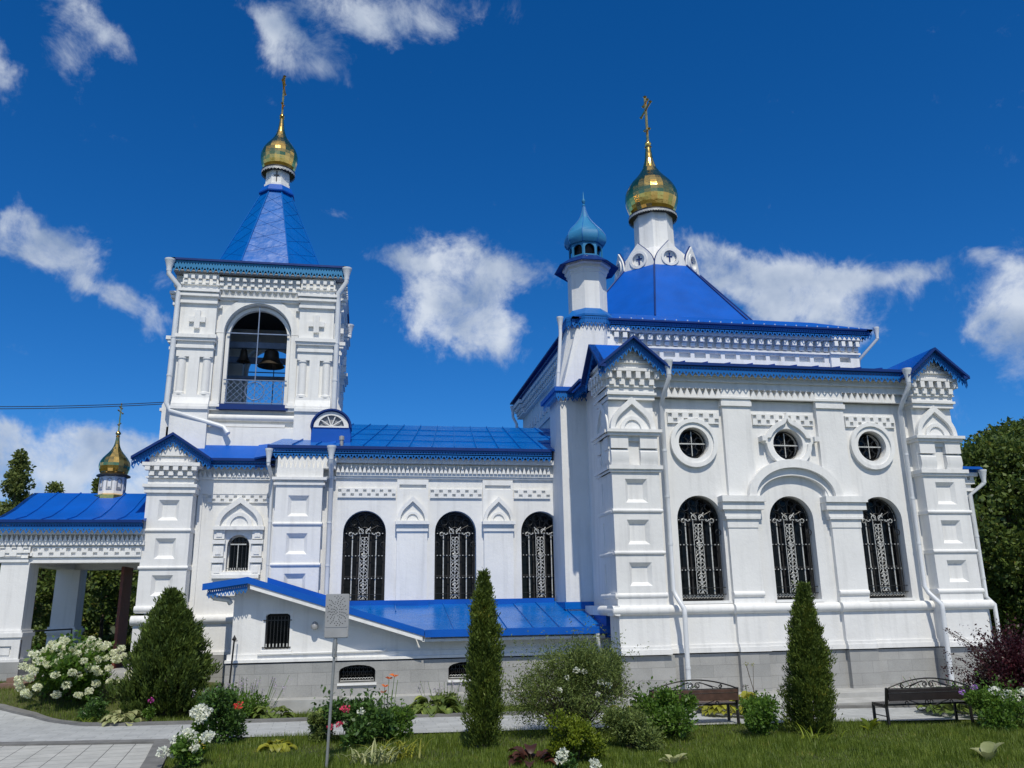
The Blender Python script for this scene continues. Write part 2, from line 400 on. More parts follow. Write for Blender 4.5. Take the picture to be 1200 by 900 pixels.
class MB:
    def __init__(s, fr=None):
        s.v, s.f, s.fr = [], [], fr
    def add(s, vs, fs):
        n = len(s.v)
        s.v.extend([tuple(v) for v in vs])
        s.f.extend([tuple(i + n for i in f) for f in fs])
    def box(s, x0, x1, y0, y1, z0, z1):
        s.add([(x, y, z) for x in (x0, x1) for y in (y0, y1) for z in (z0, z1)],
              [(0, 1, 3, 2), (4, 6, 7, 5), (0, 4, 5, 1), (2, 3, 7, 6), (0, 2, 6, 4), (1, 5, 7, 3)])
    def fb(s, u0, u1, z0, z1, d0, d1):
        F = s.fr
        s.add([F(u, z, d) for u in (u0, u1) for z in (z0, z1) for d in (d0, d1)],
              [(0, 1, 3, 2), (4, 6, 7, 5), (0, 4, 5, 1), (2, 3, 7, 6), (0, 2, 6, 4), (1, 5, 7, 3)])
    def plate(s, outer, holes, d0, d1):
        F = s.fr
        loops = [outer] + list(holes)
        flat = [p for l in loops for p in l]
        tris = tessellate_polygon([[Vector((p[0], p[1], 0)) for p in l] for l in loops])
        n = len(flat)
        vs = [F(p[0], p[1], d1) for p in flat] + [F(p[0], p[1], d0) for p in flat]
        fs = [tuple(t) for t in tris] + [tuple(i + n for i in reversed(t)) for t in tris]
        k = 0
        for l in loops:
            m = len(l)
            for i in range(m):
                a, b = k + i, k + (i + 1) % m
                fs.append((a, b, b + n, a + n))
            k += m
        s.add(vs, fs)
    def profile(s, pts, u0, u1):
        """extrude a (z,d) profile along u"""
        F = s.fr
        n = len(pts)
        s.add([F(u0, z, d) for z, d in pts] + [F(u1, z, d) for z, d in pts],
              [(i, (i + 1) % n, (i + 1) % n + n, i + n) for i in range(n)] + [tuple(range(n)), tuple(range(2 * n - 1, n - 1, -1))])
    def torus(s, u0, u1, zc, r, d, ext=0.0):
        """half round roll moulding along u"""
        pts = [(zc - r, -0.01)] + [(zc - r * math.cos(a), d + r * math.sin(a)) for a in [PI * k / 8 for k in range(9)]] + [(zc + r, -0.01)]
        s.profile(pts, u0 - ext, u1 + ext)
    def tube(s, pts, r, n=8, cap=True):
        pts = [Vector(p) for p in pts]
        rs = r if isinstance(r, (list, tuple)) else [r] * len(pts)
        rings = []
        prev = None
        for i, p in enumerate(pts):
            t = (pts[min(i + 1, len(pts) - 1)] - pts[max(i - 1, 0)])
            if t.length < 1e-9: t = Vector((0, 0, 1))
            t.normalize()
            if prev is None:
                a = t.orthogonal().normalized()
            else:
                a = prev - t * prev.dot(t)
                a = a.normalized() if a.length > 1e-6 else t.orthogonal().normalized()
            prev = a
            b = t.cross(a)
            rings.append([p + (a * math.cos(2 * PI * k / n) + b * math.sin(2 * PI * k / n)) * rs[i] for k in range(n)])
        vs = [v for rg in rings for v in rg]
        fs = []
        for i in range(len(rings) - 1):
            for k in range(n):
                a, b = i * n + k, i * n + (k + 1) % n
                fs.append((a, b, b + n, a + n))
        if cap:
            fs.append(tuple(range(n - 1, -1, -1))); fs.append(tuple(range((len(rings) - 1) * n, len(rings) * n)))
        s.add(vs, fs)
    def lathe(s, c, prof, n=24, phase=0.0, split=False):
        """prof: (r, z) list, c: centre xy"""
        if not split:
            vs = [(c[0] + r * math.cos(phase + 2 * PI * k / n), c[1] + r * math.sin(phase + 2 * PI * k / n), z) for r, z in prof for k in range(n)]
            fs = [(i * n + k, i * n + (k + 1) % n, (i + 1) * n + (k + 1) % n, (i + 1) * n + k) for i in range(len(prof) - 1) for k in range(n)]
            fs.append(tuple(range(n - 1, -1, -1))); fs.append(tuple(range((len(prof) - 1) * n, len(prof) * n)))
            s.add(vs, fs)
        else:
            for i in range(len(prof) - 1):
                for k in range(n):
                    q = []
                    for (ii, kk) in ((i, k), (i, k + 1), (i + 1, k + 1), (i + 1, k)):
                        r, z = prof[ii]; a = phase + 2 * PI * kk / n
                        q.append(Vector((c[0] + r * math.cos(a), c[1] + r * math.sin(a), z)))
                    ctr = sum(q, Vector()) / 4
                    ax = Vector((c[0], c[1], ctr.z)) - ctr
                    tilt = Matrix.Rotation(rng.uniform(-0.014, 0.014), 3, Z3) @ Matrix.Rotation(rng.uniform(-0.014, 0.014), 3, Vector((-ax.y, ax.x, 0.001)).normalized())
                    s.add([ctr + tilt @ (p - ctr) * 1.0 for p in q], [(0, 1, 2, 3)])
    def build(s, name, mat, parent=None, smooth=None, double=False, local=False):
        me = bpy.data.meshes.new(name)
        me.from_pydata(s.v, [], s.f)
        me.validate()
        bm = bmesh.new(); bm.from_mesh(me)
        if not double:
            bmesh.ops.recalc_face_normals(bm, faces=bm.faces)
        bm.to_mesh(me); bm.free()
        me.materials.append(M[mat] if isinstance(mat, str) else mat)
        if smooth:
            me.shade_smooth()
            me.set_sharp_from_angle(angle=rad(smooth))
        o = bpy.data.objects.new(name, me)
        COL.objects.link(o)
        if parent:
            o.parent = parent
            if parent.type == 'EMPTY' and not local:
                o.location = -parent.location      # geometry given in place, not from the empty
        return o

def thing(name, label, cat, loc=(0, 0, 0), rz=0, group=None):
    o = bpy.data.objects.new(name, None)
    COL.objects.link(o)
    o.location = loc; o.rotation_euler = (0, 0, rz); o.empty_display_size = 0.2
    o['label'] = label; o['category'] = cat
    if group: o['group'] = group
    return o
def tag(o, label, cat, group=None, kind=None):
    if label: o['label'] = label
    if cat: o['category'] = cat
    if group: o['group'] = group
    if kind: o['kind'] = kind
    return o
def copypart(o, parent, loc=None, rz=None):
    c = o.copy(); COL.objects.link(c); c.parent = parent
    if loc is not None: c.location = loc
    if rz is not None: c.rotation_euler = (0, 0, rz)
    return c

# 2D outlines
def arch(uc, w, z0, zs, n=20, rise=None):
    """round headed opening: centre uc, width w, sill z0, spring zs"""
    r = w / 2; rz = rise if rise else r
    return [(uc - r, z0), (uc + r, z0)] + [(uc + r * math.cos(PI * k / n), zs + rz * math.sin(PI * k / n)) for k in range(n + 1)]
def rect(u0, u1, z0, z1):
    return [(u0, z0), (u1, z0), (u1, z1), (u0, z1)]
def circ(uc, zc, r, n=28, ez=1.0):
    return [(uc + r * math.cos(2 * PI * k / n), zc + ez * r * math.sin(2 * PI * k / n)) for k in range(n)]
def ogee(uc, w, z0, h, n=12, base=0.0):
    """kokoshnik outline standing on z0"""
    r = w / 2
    pts = []
    for k in range(n + 1):
        t = k / n
        a = t * PI / 2
        x = r * math.cos(a) ** 0.9
        z = base + (h - base) * (0.74 * math.sin(a) + 0.26 * t ** 5)
        pts.append((x, z))
    right = [(uc + x, z0 + z) for x, z in pts]
    left = [(uc - x, z0 + z) for x, z in reversed(pts[:-1])]
    return [(uc - r, z0), (uc + r, z0)] + (right[1:] if base == 0 else right) + (left[:-1] if base == 0 else left)

# ================================================================ ground
def ground_h(x, y):
    """the garden rises gently towards the west end of the church"""
    tx = min(1, max(0, (2.5 - x) / 10.0)); ty = min(1, max(0, (y - 19.0) / 3.2))
    sm = lambda t: t * t * (3 - 2 * t)
    return 0.62 * sm(tx) * sm(ty)

def sheet(name, xs, ys, dz, mat, inside=None, kind='structure', label=None):
    vs, fs, idx = [], [], {}
    for j, y in enumerate(ys):
        for i, x in enumerate(xs):
            vs.append((x, y, ground_h(x, y) + dz))
    n = len(xs)
    for j in range(len(ys) - 1):
        for i in range(n - 1):
            fs.append((j * n + i, j * n + i + 1, (j + 1) * n + i + 1, (j + 1) * n + i))
    m = MB(); m.v = vs; m.f = fs
    o = m.build(name, mat, smooth=60)
    o['kind'] = kind
    return o
def lin(a, b, n): return [a + (b - a) * i / (n - 1) for i in range(n)]

gm, gnt, gb = nodes('lawn_ground')
_N = gnt.nodes.new; _L = gnt.links.new
_g = _N('ShaderNodeNewGeometry'); _n = _N('ShaderNodeTexNoise'); _n.inputs['Scale'].default_value = 1.1; _n.inputs['Detail'].default_value = 9; _n.inputs['Roughness'].default_value = 0.7
_L(_g.outputs['Position'], _n.inputs['Vector'])
_r = _N('ShaderNodeValToRGB'); _r.color_ramp.elements[0].color = (0.028, 0.038, 0.008, 1); _r.color_ramp.elements[0].position = 0.35
_r.color_ramp.elements[1].color = (0.085, 0.092, 0.024, 1); _r.color_ramp.elements[1].position = 0.68
_L(_n.outputs[0], _r.inputs[0]); _L(_r.outputs[0], gb.inputs['Base Color']); gb.inputs['Roughness'].default_value = 0.95
M['lawn'] = gm
sheet('ground', [-1500, -400, -100, -40] + lin(-20, 26, 93) + [60, 150, 500, 1500], [-60, -20, -2, 2] + lin(5, 30, 76) + [45, 70, 120, 400, 2500], 0, 'lawn')

def paver(name, w, h, c1, c2, joint, rot=0.0, msize=0.006):
    m, nt, b = nodes(name)
    N = nt.nodes.new; L = nt.links.new
    geo = N('ShaderNodeNewGeometry')
    mp = N('ShaderNodeMapping'); mp.inputs['Rotation'].default_value = (0, 0, rot)
    L(geo.outputs['Position'], mp.inputs[0])
    br = N('ShaderNodeTexBrick'); br.inputs['Scale'].default_value = 1
    br.inputs['Brick Width'].default_value = w; br.inputs['Row Height'].default_value = h
    br.inputs['Mortar Size'].default_value = msize; br.inputs['Color1'].default_value = (*c1, 1); br.inputs['Color2'].default_value = (*c2, 1)
    br.inputs['Mortar'].default_value = (*joint, 1); br.offset = 0.5 if w != h else 0.0
    L(mp.outputs[0], br.inputs['Vector'])
    nz = N('ShaderNodeTexNoise'); nz.inputs['Scale'].default_value = 2.5; nz.inputs['Detail'].default_value = 8; nz.inputs['Roughness'].default_value = 0.7
    L(geo.outputs['Position'], nz.inputs['Vector'])
    mr = N('ShaderNodeMapRange'); mr.inputs['From Min'].default_value = 0.3; mr.inputs['From Max'].default_value = 0.7
    mr.inputs['To Min'].default_value = 0.8; mr.inputs['To Max'].default_value = 1.1
    L(nz.outputs[0], mr.inputs['Value'])
    mul = N('ShaderNodeVectorMath'); mul.operation = 'SCALE'; L(br.outputs['Color'], mul.inputs[0]); L(mr.outputs[0], mul.inputs['Scale'])
    L(mul.outputs[0], b.inputs['Base Color']); b.inputs['Roughness'].default_value = 0.8
    bp = N('ShaderNodeBump'); bp.inputs['Strength'].default_value = 0.6; bp.inputs['Distance'].default_value = 0.01
    inv = N('ShaderNodeMath'); inv.operation = 'SUBTRACT'; inv.inputs[0].default_value = 1; L(br.outputs['Fac'], inv.inputs[1])
    L(inv.outputs[0], bp.inputs['Height']); L(bp.outputs[0], b.inputs['Normal'])
    return m
M['slab'] = paver('large_square_paving_slabs', 0.355, 0.355, (0.42, 0.42, 0.39), (0.48, 0.475, 0.44), (0.12, 0.12, 0.11), rad(-7), 0.007)
M['brickpave'] = paver('light_brick_paving', 0.5, 0.2, (0.37, 0.38, 0.375), (0.44, 0.45, 0.44), (0.26, 0.27, 0.26), rad(-3), 0.006)
M['kerb'] = plain('dark_grey_kerb_stone', (0.17, 0.168, 0.16), 0.85, 0, 0.25, 4, 0.3, 40)

def ribbon(name, left, right, dz, mat, th=0.0, seg=70):
    """a strip between two polylines of (x,y), following the ground"""
    def samp(pl):
        out = []
        d = [0]
        for a, b in zip(pl, pl[1:]): d.append(d[-1] + math.hypot(b[0] - a[0], b[1] - a[1]))
        for k in range(seg * 2 + 1):
            t = d[-1] * k / (seg * 2)
            for i in range(len(pl) - 1):
                if t <= d[i + 1] + 1e-9:
                    q = (t - d[i]) / (d[i + 1] - d[i]); break
            out.append((pl[i][0] + (pl[i + 1][0] - pl[i][0]) * q, pl[i][1] + (pl[i + 1][1] - pl[i][1]) * q))
        return out
    A, B = samp(left), samp(right)
    m = MB()
    W = 12 if dz == 0.03 else 4
    n = W + 1
    vs = []
    for a, b in zip(A, B):
        for j in range(n):
            x = a[0] + (b[0] - a[0]) * j / W; y = a[1] + (b[1] - a[1]) * j / W
            vs.append((x, y, ground_h(x, y) + dz + th))
    fs = [(i * n + j, i * n + j + 1, (i + 1) * n + j + 1, (i + 1) * n + j) for i in range(len(A) - 1) for j in range(W)]
    k = len(vs)
    if th > 0:   # skirts
        for pl in (0, W):
            base = len(vs)
            for i, (a, b) in enumerate(zip(A, B)):
                p = a if pl == 0 else b
                vs.append((p[0], p[1], ground_h(*p) - 0.05))
            for i in range(len(A) - 1):
                fs.append((i * n + pl, (i + 1) * n + pl, base + i + 1, base + i))
    m.v = vs; m.f = fs
    o = m.build(name, mat, smooth=40); o['kind'] = 'structure'
    return o
FAR = [(-14, 22.0), (-8.66, 20.5), (-7.5, 20.08), (-6.66, 19.55), (-5.9, 18.8), (-5.31, 18.25), (-4.4, 18.05), (-2.0, 17.8), (0.95, 17.65), (3.34, 17.4), (7.4, 16.95), (9.9, 16.45), (13.4, 15.9), (30, 13.6)]
NEAR = [(-14, 17.2), (-8.0, 16.75), (-6.1, 16.5), (-3.2, 16.05), (-2.38, 16.0), (0.84, 15.6), (2.93, 15.4), (6.54, 15.1), (8.82, 14.8), (11.8, 14.3), (30, 11.9)]
ribbon('path', FAR, NEAR, 0.03, 'brickpave')
off = lambda pl, d: [(x, y + d) for x, y in pl]
ribbon('path_kerb_far', off(FAR, 0.18), FAR, 0.0, 'kerb', 0.08)
ribbon('path_kerb_near', [p for p in NEAR if p[0] <= -3.1], [(x, y - 0.28) for x, y in NEAR if x <= -3.1], 0.004, 'kerb', 0.034)
ribbon('paving', [(-14, 16.9), (-6.0, 16.2), (-3.3, 15.72)], [(-14, 4.0), (-3.2, 6.0), (-1.95, 6.0)], 0.012, 'slab')
ribbon('paving_kerb', [(-3.45, 15.9), (-3.15, 14.0), (-2.6, 10.0), (-1.95, 6)], [(-3.16, 15.9), (-2.86, 14.0), (-2.31, 10.0), (-1.65, 6)], 0.0, 'kerb', 0.05)

# blind area: stepped concrete apron along the wall base
for nm, x0, x1, y0, y1, z1 in (('apron', 5.0, 18.0, 16.75, 18.7, 0.10), ('apron_step', 5.2, 17.6, 17.6, 18.7, 0.2)):
    m = MB(); m.box(x0, x1, y0, y1, -0.2, z1); o = m.build(nm, 'concrete'); o['kind'] = 'structure'
m = MB(); m.box(-3.3, 5.0, 19.2, 19.95, -0.2, 0.28); o = m.build('apron_west', 'concrete'); o['kind'] = 'structure'

# ================================================================ the church
CH = thing('church', 'white plastered church with blue metal roofs, gilded onion domes and a bell tower', 'church', (4.5, 22.5, 0))
P = lambda m, name, mat, parent=None, **k: m.build(name, mat, parent or CH, **k)

def fringe(m, a, b, drop, w=0.15, out=None):
    """pierced metal lambrequin with pointed teeth hanging from the line a-b (3D points)"""
    a, b = Vector(a), Vector(b)
    L = (b - a).length; n = max(1, int(round(L / w)))
    e = (b - a) / n
    h = Vector((0, 0, -drop))
    for i in range(n):
        o = a + e * i
        p = lambda s, t: o + e * s + h * t
        # two small diamonds in the band, one larger in the tooth
        V = [p(0, 0), p(.5, 0), p(1, 0), p(0, .40), p(.5, .40), p(1, .40),
             p(.25, .14), p(.36, .24), p(.25, .34), p(.14, .24), p(.75, .14), p(.86, .24), p(.75, .34), p(.64, .24),
             p(1, .58), p(.5, 1.0), p(0, .58), p(.5, .50), p(.66, .64), p(.5, .80), p(.34, .64)]
        m.add(V, [(0, 1, 7, 6, 9), (0, 9, 8, 3), (3, 8, 7, 1, 4), (1, 2, 11, 10, 13), (1, 13, 12, 4), (4, 12, 11, 2, 5),
                  (4, 5, 14, 18, 17), (14, 15, 19, 18), (3, 4, 17, 20, 16), (16, 20, 19, 15)])

def eave(m_slab, m_fr, a, b, ov_dir, drop=0.34, th=0.07, w=0.15, back=0.20):
    """dark drip edge; the pierced fringe hangs a little behind it"""
    a, b = Vector(a), Vector(b)
    d = Vector(ov_dir)
    m_slab.add([a, b, b - Z3 * th, a - Z3 * th, a - d * (back + .05), b - d * (back + .05), b - d * (back + .05) - Z3 * th, a - d * (back + .05) - Z3 * th],
               [(0, 1, 2, 3), (4, 5, 6, 7), (0, 1, 5, 4), (3, 2, 6, 7), (0, 3, 7, 4), (1, 2, 6, 5)])
    fringe(m_fr, a - Z3 * th - d * back, b - Z3 * th - d * back, drop - th, w)

def slab_quad(m, a, b, c, d, th=0.05):
    q = [Vector(p) for p in (a, b, c, d)]
    n = (q[1] - q[0]).cross(q[3] - q[0]).normalized() * th
    if n.z < 0: n = -n
    m.add(q + [p - n for p in q], [(0, 1, 2, 3), (7, 6, 5, 4), (0, 4, 5, 1), (1, 5, 6, 2), (2, 6, 7, 3), (3, 7, 4, 0)])
def slab_poly(m, pts, th=0.045):
    q = [Vector(p) for p in pts]; k = len(q)
    n = (q[1] - q[0]).cross(q[2] - q[0]).normalized() * th
    if n.z < 0: n = -n
    m.add(q + [p - n for p in q], [tuple(range(k)), tuple(range(2 * k - 1, k - 1, -1))] + [(i, (i + 1) % k, (i + 1) % k + k, i + k) for i in range(k)])
def seams(m, a, b, c, d, step, h=0.035, w=0.02, cross=0):
    """standing seams running from a-b (eave) up to d-c (ridge)"""
    a, b, c, d = (Vector(p) for p in (a, b, c, d))
    n = (b - a).cross(d - a).normalized()
    if n.z < 0: n = -n
    k = max(1, int(round((b - a).length / step)))
    e = (b - a).normalized() * w / 2
    for i in range(1, k):
        p, q = a + (b - a) * i / k, d + (c - d) * i / k
        m.add([p - e, p + e, q + e, q - e, p - e + n * h, p + e + n * h, q + e + n * h, q - e + n * h],
              [(0, 1, 5, 4), (1, 2, 6, 5), (2, 3, 7, 6), (3, 0, 4, 7), (4, 5, 6, 7)])
    for j in range(1, cross + 1):
        t = j / (cross + 1)
        p, q = a + (d - a) * t, b + (c - b) * t
        up = (d - a).normalized() * w / 2
        m.add([p - up, q - up, q + up, p + up, p - up + n * h * .4, q - up + n * h * .4, q + up + n * h * .4, p + up + n * h * .4],
              [(0, 1, 5, 4), (2, 3, 7, 6), (4, 5, 6, 7)])

def caisson(m, uc, z0, z1, d, w=0.53, dep=0.09, inset=0.085):
    """sunk square panel: four slanted cheeks and a floor; the hole itself is in the plate"""
    F = m.fr; u0, u1 = uc - w / 2, uc + w / 2
    o = [F(u0, z0, d), F(u1, z0, d), F(u1, z1, d), F(u0, z1, d)]
    i = [F(u0 + inset, z0 + inset, d - dep), F(u1 - inset, z0 + inset, d - dep), F(u1 - inset, z1 - inset * 1.1, d - dep), F(u0 + inset, z1 - inset * 1.1, d - dep)]
    m.add(o + i, [(0, 1, 5, 4), (1, 2, 6, 5), (2, 3, 7, 6), (3, 0, 4, 7), (4, 5, 6, 7)])

def panelled(m, u0, u1, z0, z1, d0, d1, panels, uc=None, w=0.53):
    """pier shaft face with sunk square panels"""
    uc = uc if uc is not None else (u0 + u1) / 2
    m.plate(rect(u0, u1, z0, z1), [rect(uc - w / 2, uc + w / 2, a, b) for a, b in panels], d1 - 0.10, d1)
    if d1 - 0.10 > d0: m.fb(u0, u1, z0, z1, d0, d1 - 0.102)
    for a, b in panels: caisson(m, uc, a, b, d1 - 0.001, w)

def dentils(m, u0, u1, z0, z1, d0, d1, step, duty=0.5, off=0.0):
    n = max(1, int(round((u1 - u0) / step))); s = (u1 - u0) / n
    for i in range(n):
        a = u0 + s * (i + (1 - duty) / 2 + off)
        if a + s * duty <= u1 + 1e-6: m.fb(a, a + s * duty, z0, z1, d0, d1)
def sawteeth(m, u0, u1, z0, z1, d0, d1, step):
    """bricks set cornerwise: row of vertical prisms, point outward"""
    F = m.fr
    n = max(1, int(round((u1 - u0) / step))); s = (u1 - u0) / n
    for i in range(n):
        a = u0 + s * i
        tri = [(a, d0), (a + s, d0), (a + s / 2, d1)]
        m.add([F(u, z0, d) for u, d in tri] + [F(u, z1, d) for u, d in tri],
              [(0, 1, 4, 3), (1, 2, 5, 4), (2, 0, 3, 5), (0, 2, 1), (3, 4, 5)])
def points(m, u0, u1, z0, z1, d0, d1, step):  # added relief imitating the sunlit zigzag left by the fringe's shadow
    """row of upright triangular points"""
    n = max(1, int(round((u1 - u0) / step))); s = (u1 - u0) / n
    for i in range(n):
        a = u0 + s * i
        m.plate([(a + .006, z0), (a + s - .006, z0), (a + s / 2, z1)], [], d0, d1)
def meander(m, u0, u1, z0, z1, d, step=0.245):
    """two offset rows of small square sinkings"""
    n = max(1, int(round((u1 - u0) / step))); s = (u1 - u0) / n
    hm = (z0 + z1) / 2; hh = (z1 - z0)
    holes = []
    for i in range(n):
        a = u0 + s * i
        holes.append(rect(a + s * .04, a + s * .44, hm + .012, z1 - .01))
        if i < n: holes.append(rect(a + s * .54, a + s * .94, z0 + .01, hm - .012))
    m.plate(rect(u0, u1, z0 - .02, z1 + .02), holes, 0.0, d)

def kokoshnik(m, uc, w, z0, h, d):
    """ogee gablet: three receding rings and a tympanum"""
    o0 = ogee(uc, w, z0, h); o1 = ogee(uc, w * .80, z0, h * .78)
    m.plate(o0, [[(p[0], p[1] + 0.004) for p in o1]], 0, d)
    r = [(uc + w * .27 * math.cos(PI * k / 16), z0 + .004 + w * .30 * math.sin(PI * k / 16)) for k in range(17)]
    r2 = [(uc + w * .19 * math.cos(PI * k / 16), z0 + .008 + w * .215 * math.sin(PI * k / 16)) for k in range(17)]
    m.plate([(p[0], p[1]) for p in o1], [], -0.02, d * .35)
    m.plate([(p[0], p[1] - .004) for p in r], [r2], d * .34, d * .8)
    m.plate(r2, [], d * .33, d * .5)

# ---------------------------------------------------------------- wrought grille and windows
def ringpts(F, uc, zc, r, d, a0=0, a1=2 * PI, n=14, rz=None):
    rz = rz or r
    return [F(uc + r * math.cos(a0 + (a1 - a0) * k / n), zc + rz * math.sin(a0 + (a1 - a0) * k / n), d) for k in range(n + 1)]
def grille_meshes(F, w, z0, zs, rise):
    """black bars and pale cast ornament for a tall arched window, local frame centred on u=0"""
    g = MB(F); o = MB(F)
    r = w / 2 - .03
    for k, u in enumerate([-r, -r * .60, -r * .22, r * .22, r * .60, r]):
        (g if k in (0, 5) else o).fb(u - (.013 if k in (1, 4) else .007), u + (.013 if k in (1, 4) else .007), z0 + .03, zs, .0, .018)
    for z in (z0 + .08, z0 + (zs - z0) * .36, z0 + (zs - z0) * .68, zs - .0):
        g.fb(-r, r, z - .009, z + .009, .018, .034)
        for k in range(12):
            u = -r + 2 * r * (k + .5) / 12
            o.fb(u - .011, u + .011, z - .012, z + .012, .03, .05)
    # central ornament: stacked scrolls
    z = z0 + .12
    i = 0
    while z < zs - .1:
        for s in (-1, 1):
            o.tube(ringpts(F, s * .05, z + .04, .042 if i % 2 else .034, .03, i * .7, i * .7 + (1.5 * PI if s > 0 else -1.5 * PI), 9), .011, 4)
        o.fb(-.008, .008, z, z + .085, .02, .036)
        z += .09; i += 1
    # zig bottom row
    for k in range(14):
        u = -r + 2 * r * (k + .5) / 14
        o.tube(ringpts(F, u, z0 + .045, .028, .03, 0, 2 * PI, 7), .007, 4)
    # head: scrolls and rays in the half round
    for k in range(1, 6):
        a = PI * k / 6
        g.tube([F(.16 * math.cos(a), zs + .02 + .16 * math.sin(a), .02), F((r) * math.cos(a), zs + (rise - .03) * math.sin(a), .02)], .010, 5)
        ca = PI * (k - .5) / 6
    for k in range(6):
        a = PI * (k + .5) / 6
        g.tube(ringpts(F, (r - .11) * math.cos(a), zs + (rise - .13) * math.sin(a), .085, .025, a, a + 1.7 * PI, 10), .009, 4)
    g.tube(ringpts(F, 0, zs, .16, .02, 0, PI, 10), .012, 5)
    g.tube(ringpts(F, 0, zs, r, .02, 0, PI, 16, rise - .03), .013, 5)
    for s in (-1, 1):
        o.tube(ringpts(F, s * .09, zs + .06, .06, .03, 0, 1.7 * PI, 10), .010, 4)
        o.tube([F(s * .03, zs + .02, .03), F(s * .16, zs + .17, .03)], .014, 4); o.tube(ringpts(F, s * .36, zs - .02, .05, .03, 0, 2 * PI, 8), .010, 4); o.tube(ringpts(F, s * .24, zs + .02, .05, .03, PI, 2 * PI, 8), .010, 4)
        g.tube(ringpts(F, s * (r * .62), zs - .09, .06, .03, 0, 2 * PI, 10), .009, 4)
        g.tube(ringpts(F, s * (r * .95), zs - .30, .07, .05, 0, 2 * PI, 10), .010, 4)
    for k in range(5): # basket rail at the foot, bowed out
        zz = z0 + .10 + .05 * k
        if k in (0, 3): g.fb(-r - .05, r + .05, zz - .008, zz + .008, .06, .076)
    for s in (-1, 1):
        for zz in (z0 + .10, z0 + .25, zs - .45): g.tube([F(s * (r + .07), zz, .068), F(s * (r + .10), zz, .068)], .022, 6)
    return g, o

F0 = south(0)
big_g, big_o = grille_meshes(F0, 1.10, 2.24, 4.07, .56)
BIG = {}
def tall_window(uc, Y, label=None):
    """frame > pane, grille, ornament; set in the wall opening whose outer plane is at Y"""
    if not BIG:
        fr = MB(F0)
        fr.plate(arch(0, 1.12, 2.22, 4.07, 20, .57), [arch(0, .98, 2.29, 4.07, 20, .50)], -.34, -.29)
        for u in (-.17, .17): fr.fb(u - .02, u + .02, 2.29, 4.5, -.34, -.30)
        for z in (2.95, 4.05): fr.fb(-.49, .49, z - .02, z + .02, -.34, -.302)
        f = P(fr, 'window', 'darkin'); f.location = Vector((uc, Y, 0)) - CH.location
        gl = MB(F0); gl.plate(arch(0, 1.12, 2.2, 4.07, 20, .57), [], -.40, -.36); gl.build('pane', 'glass', f)
        big_g.build('grille', 'iron', f).location = (0, .2, 0)
        big_o.build('grille_ornament', 'silver', f).location = (0, .2, 0)
        sl = MB(F0); sl.fb(-.62, .62, 2.13, 2.195, -.3, .06); sl.build('sill', 'trim', f)
        BIG['f'] = f
        return f
    f0 = BIG['f']
    f = f0.copy(); COL.objects.link(f); f.location = Vector((uc, Y, 0)) - CH.location
    for c in list(f0.children):
        k = c.copy(); COL.objects.link(k); k.parent = f
    return f

def round_window(uc, zc, Y, ring=True):
    fr = MB(south(Y))
    if ring:
        fr.plate(circ(uc, zc, .60), [circ(uc, zc, .50)], 0, .10)
        fr.plate(circ(uc, zc, .50), [circ(uc, zc, .385)], 0, .055)
    else:
        fr.plate(circ(uc, zc, .47), [circ(uc, zc, .39)], 0, .06)
    f = P(fr, 'round_window', 'trim', smooth=35)
    gl = MB(south(Y)); gl.plate(circ(uc, zc, .42), [], -.36, -.31); gl.build('pane', 'glass', f)
    g = MB(south(Y)); F = g.fr
    g.tube(ringpts(F, uc, zc, .345, -.12, 0, 2 * PI, 24), .016, 6)
    g.fb(uc - .011, uc + .011, zc - .35, zc + .35, -.13, -.108)
    for k in range(8):
        a = PI * (k + .5) / 4
        g.tube(ringpts(F, uc + .19 * math.cos(a), zc + .19 * math.sin(a), .085, -.11, a, a + 1.75 * PI, 10), .010, 4)
    g.tube(ringpts(F, uc, zc, .07, -.11, 0, 2 * PI, 10), .010, 4)
    g.build('grille', 'iron', f)
    o = MB(south(Y)); o.fb(uc - .35, uc + .35, zc - .014, zc + .014, -.115, -.09); o.fb(uc - .009, uc + .009, zc - .3, zc + .3, -.107, -.095)
    o.build('grille_ornament', 'silver', f)
    return f

def downpipe(pts, r=.056, funnel=True, shoe=None):
    m = MB()
    m.tube(pts, r, 10)
    if funnel:
        p = Vector(pts[0])
        m.lathe((p.x, p.y), [(r * 1.05, p.z - .10), (r * 1.1, p.z), (r * 1.9, p.z + .20), (r * 2.05, p.z + .22), (r * 2.05, p.z + .26), (r * 1.7, p.z + .26)], 14)
    # joints and brackets
    for a, b in zip(pts, pts[1:]):
        a, b = Vector(a), Vector(b)
        L = (b - a).length
        if L > 1.2 and abs((b - a).normalized().z) > .9:
            for t in range(1, int(L / 1.1) + 1):
                q = a + (b - a) * (t * 1.1 / L)
                m.tube([q, q + (b - a).normalized() * .05], r * 1.14, 10)
    return P(m, 'downpipe', 'pipe', smooth=45)

# ================================================================ south transept
TY = 18.6
TX0, TX1 = 5.55, 14.71
WX = [7.78, 10.12, 12.5]
RX = [7.74, 10.19, 12.48]
FS = south(TY)
w = MB(FS)
for (a, b), x, rx in zip(((6.0, 8.95), (8.95, 11.3), (11.3, 14.25)), WX, RX):
    w.plate(rect(a, b, 1.04, 5.0), [arch(x, 1.14, 2.19, 4.06)], -.45, 0)
    w.plate(rect(a, b, 5.0, 7.0), [circ(rx, 5.9, .385)], -.45, 0)
w.fb(6.0, 14.25, 7.0, 7.72, -.45, 0)
P(w, 'transept_wall', 'white')
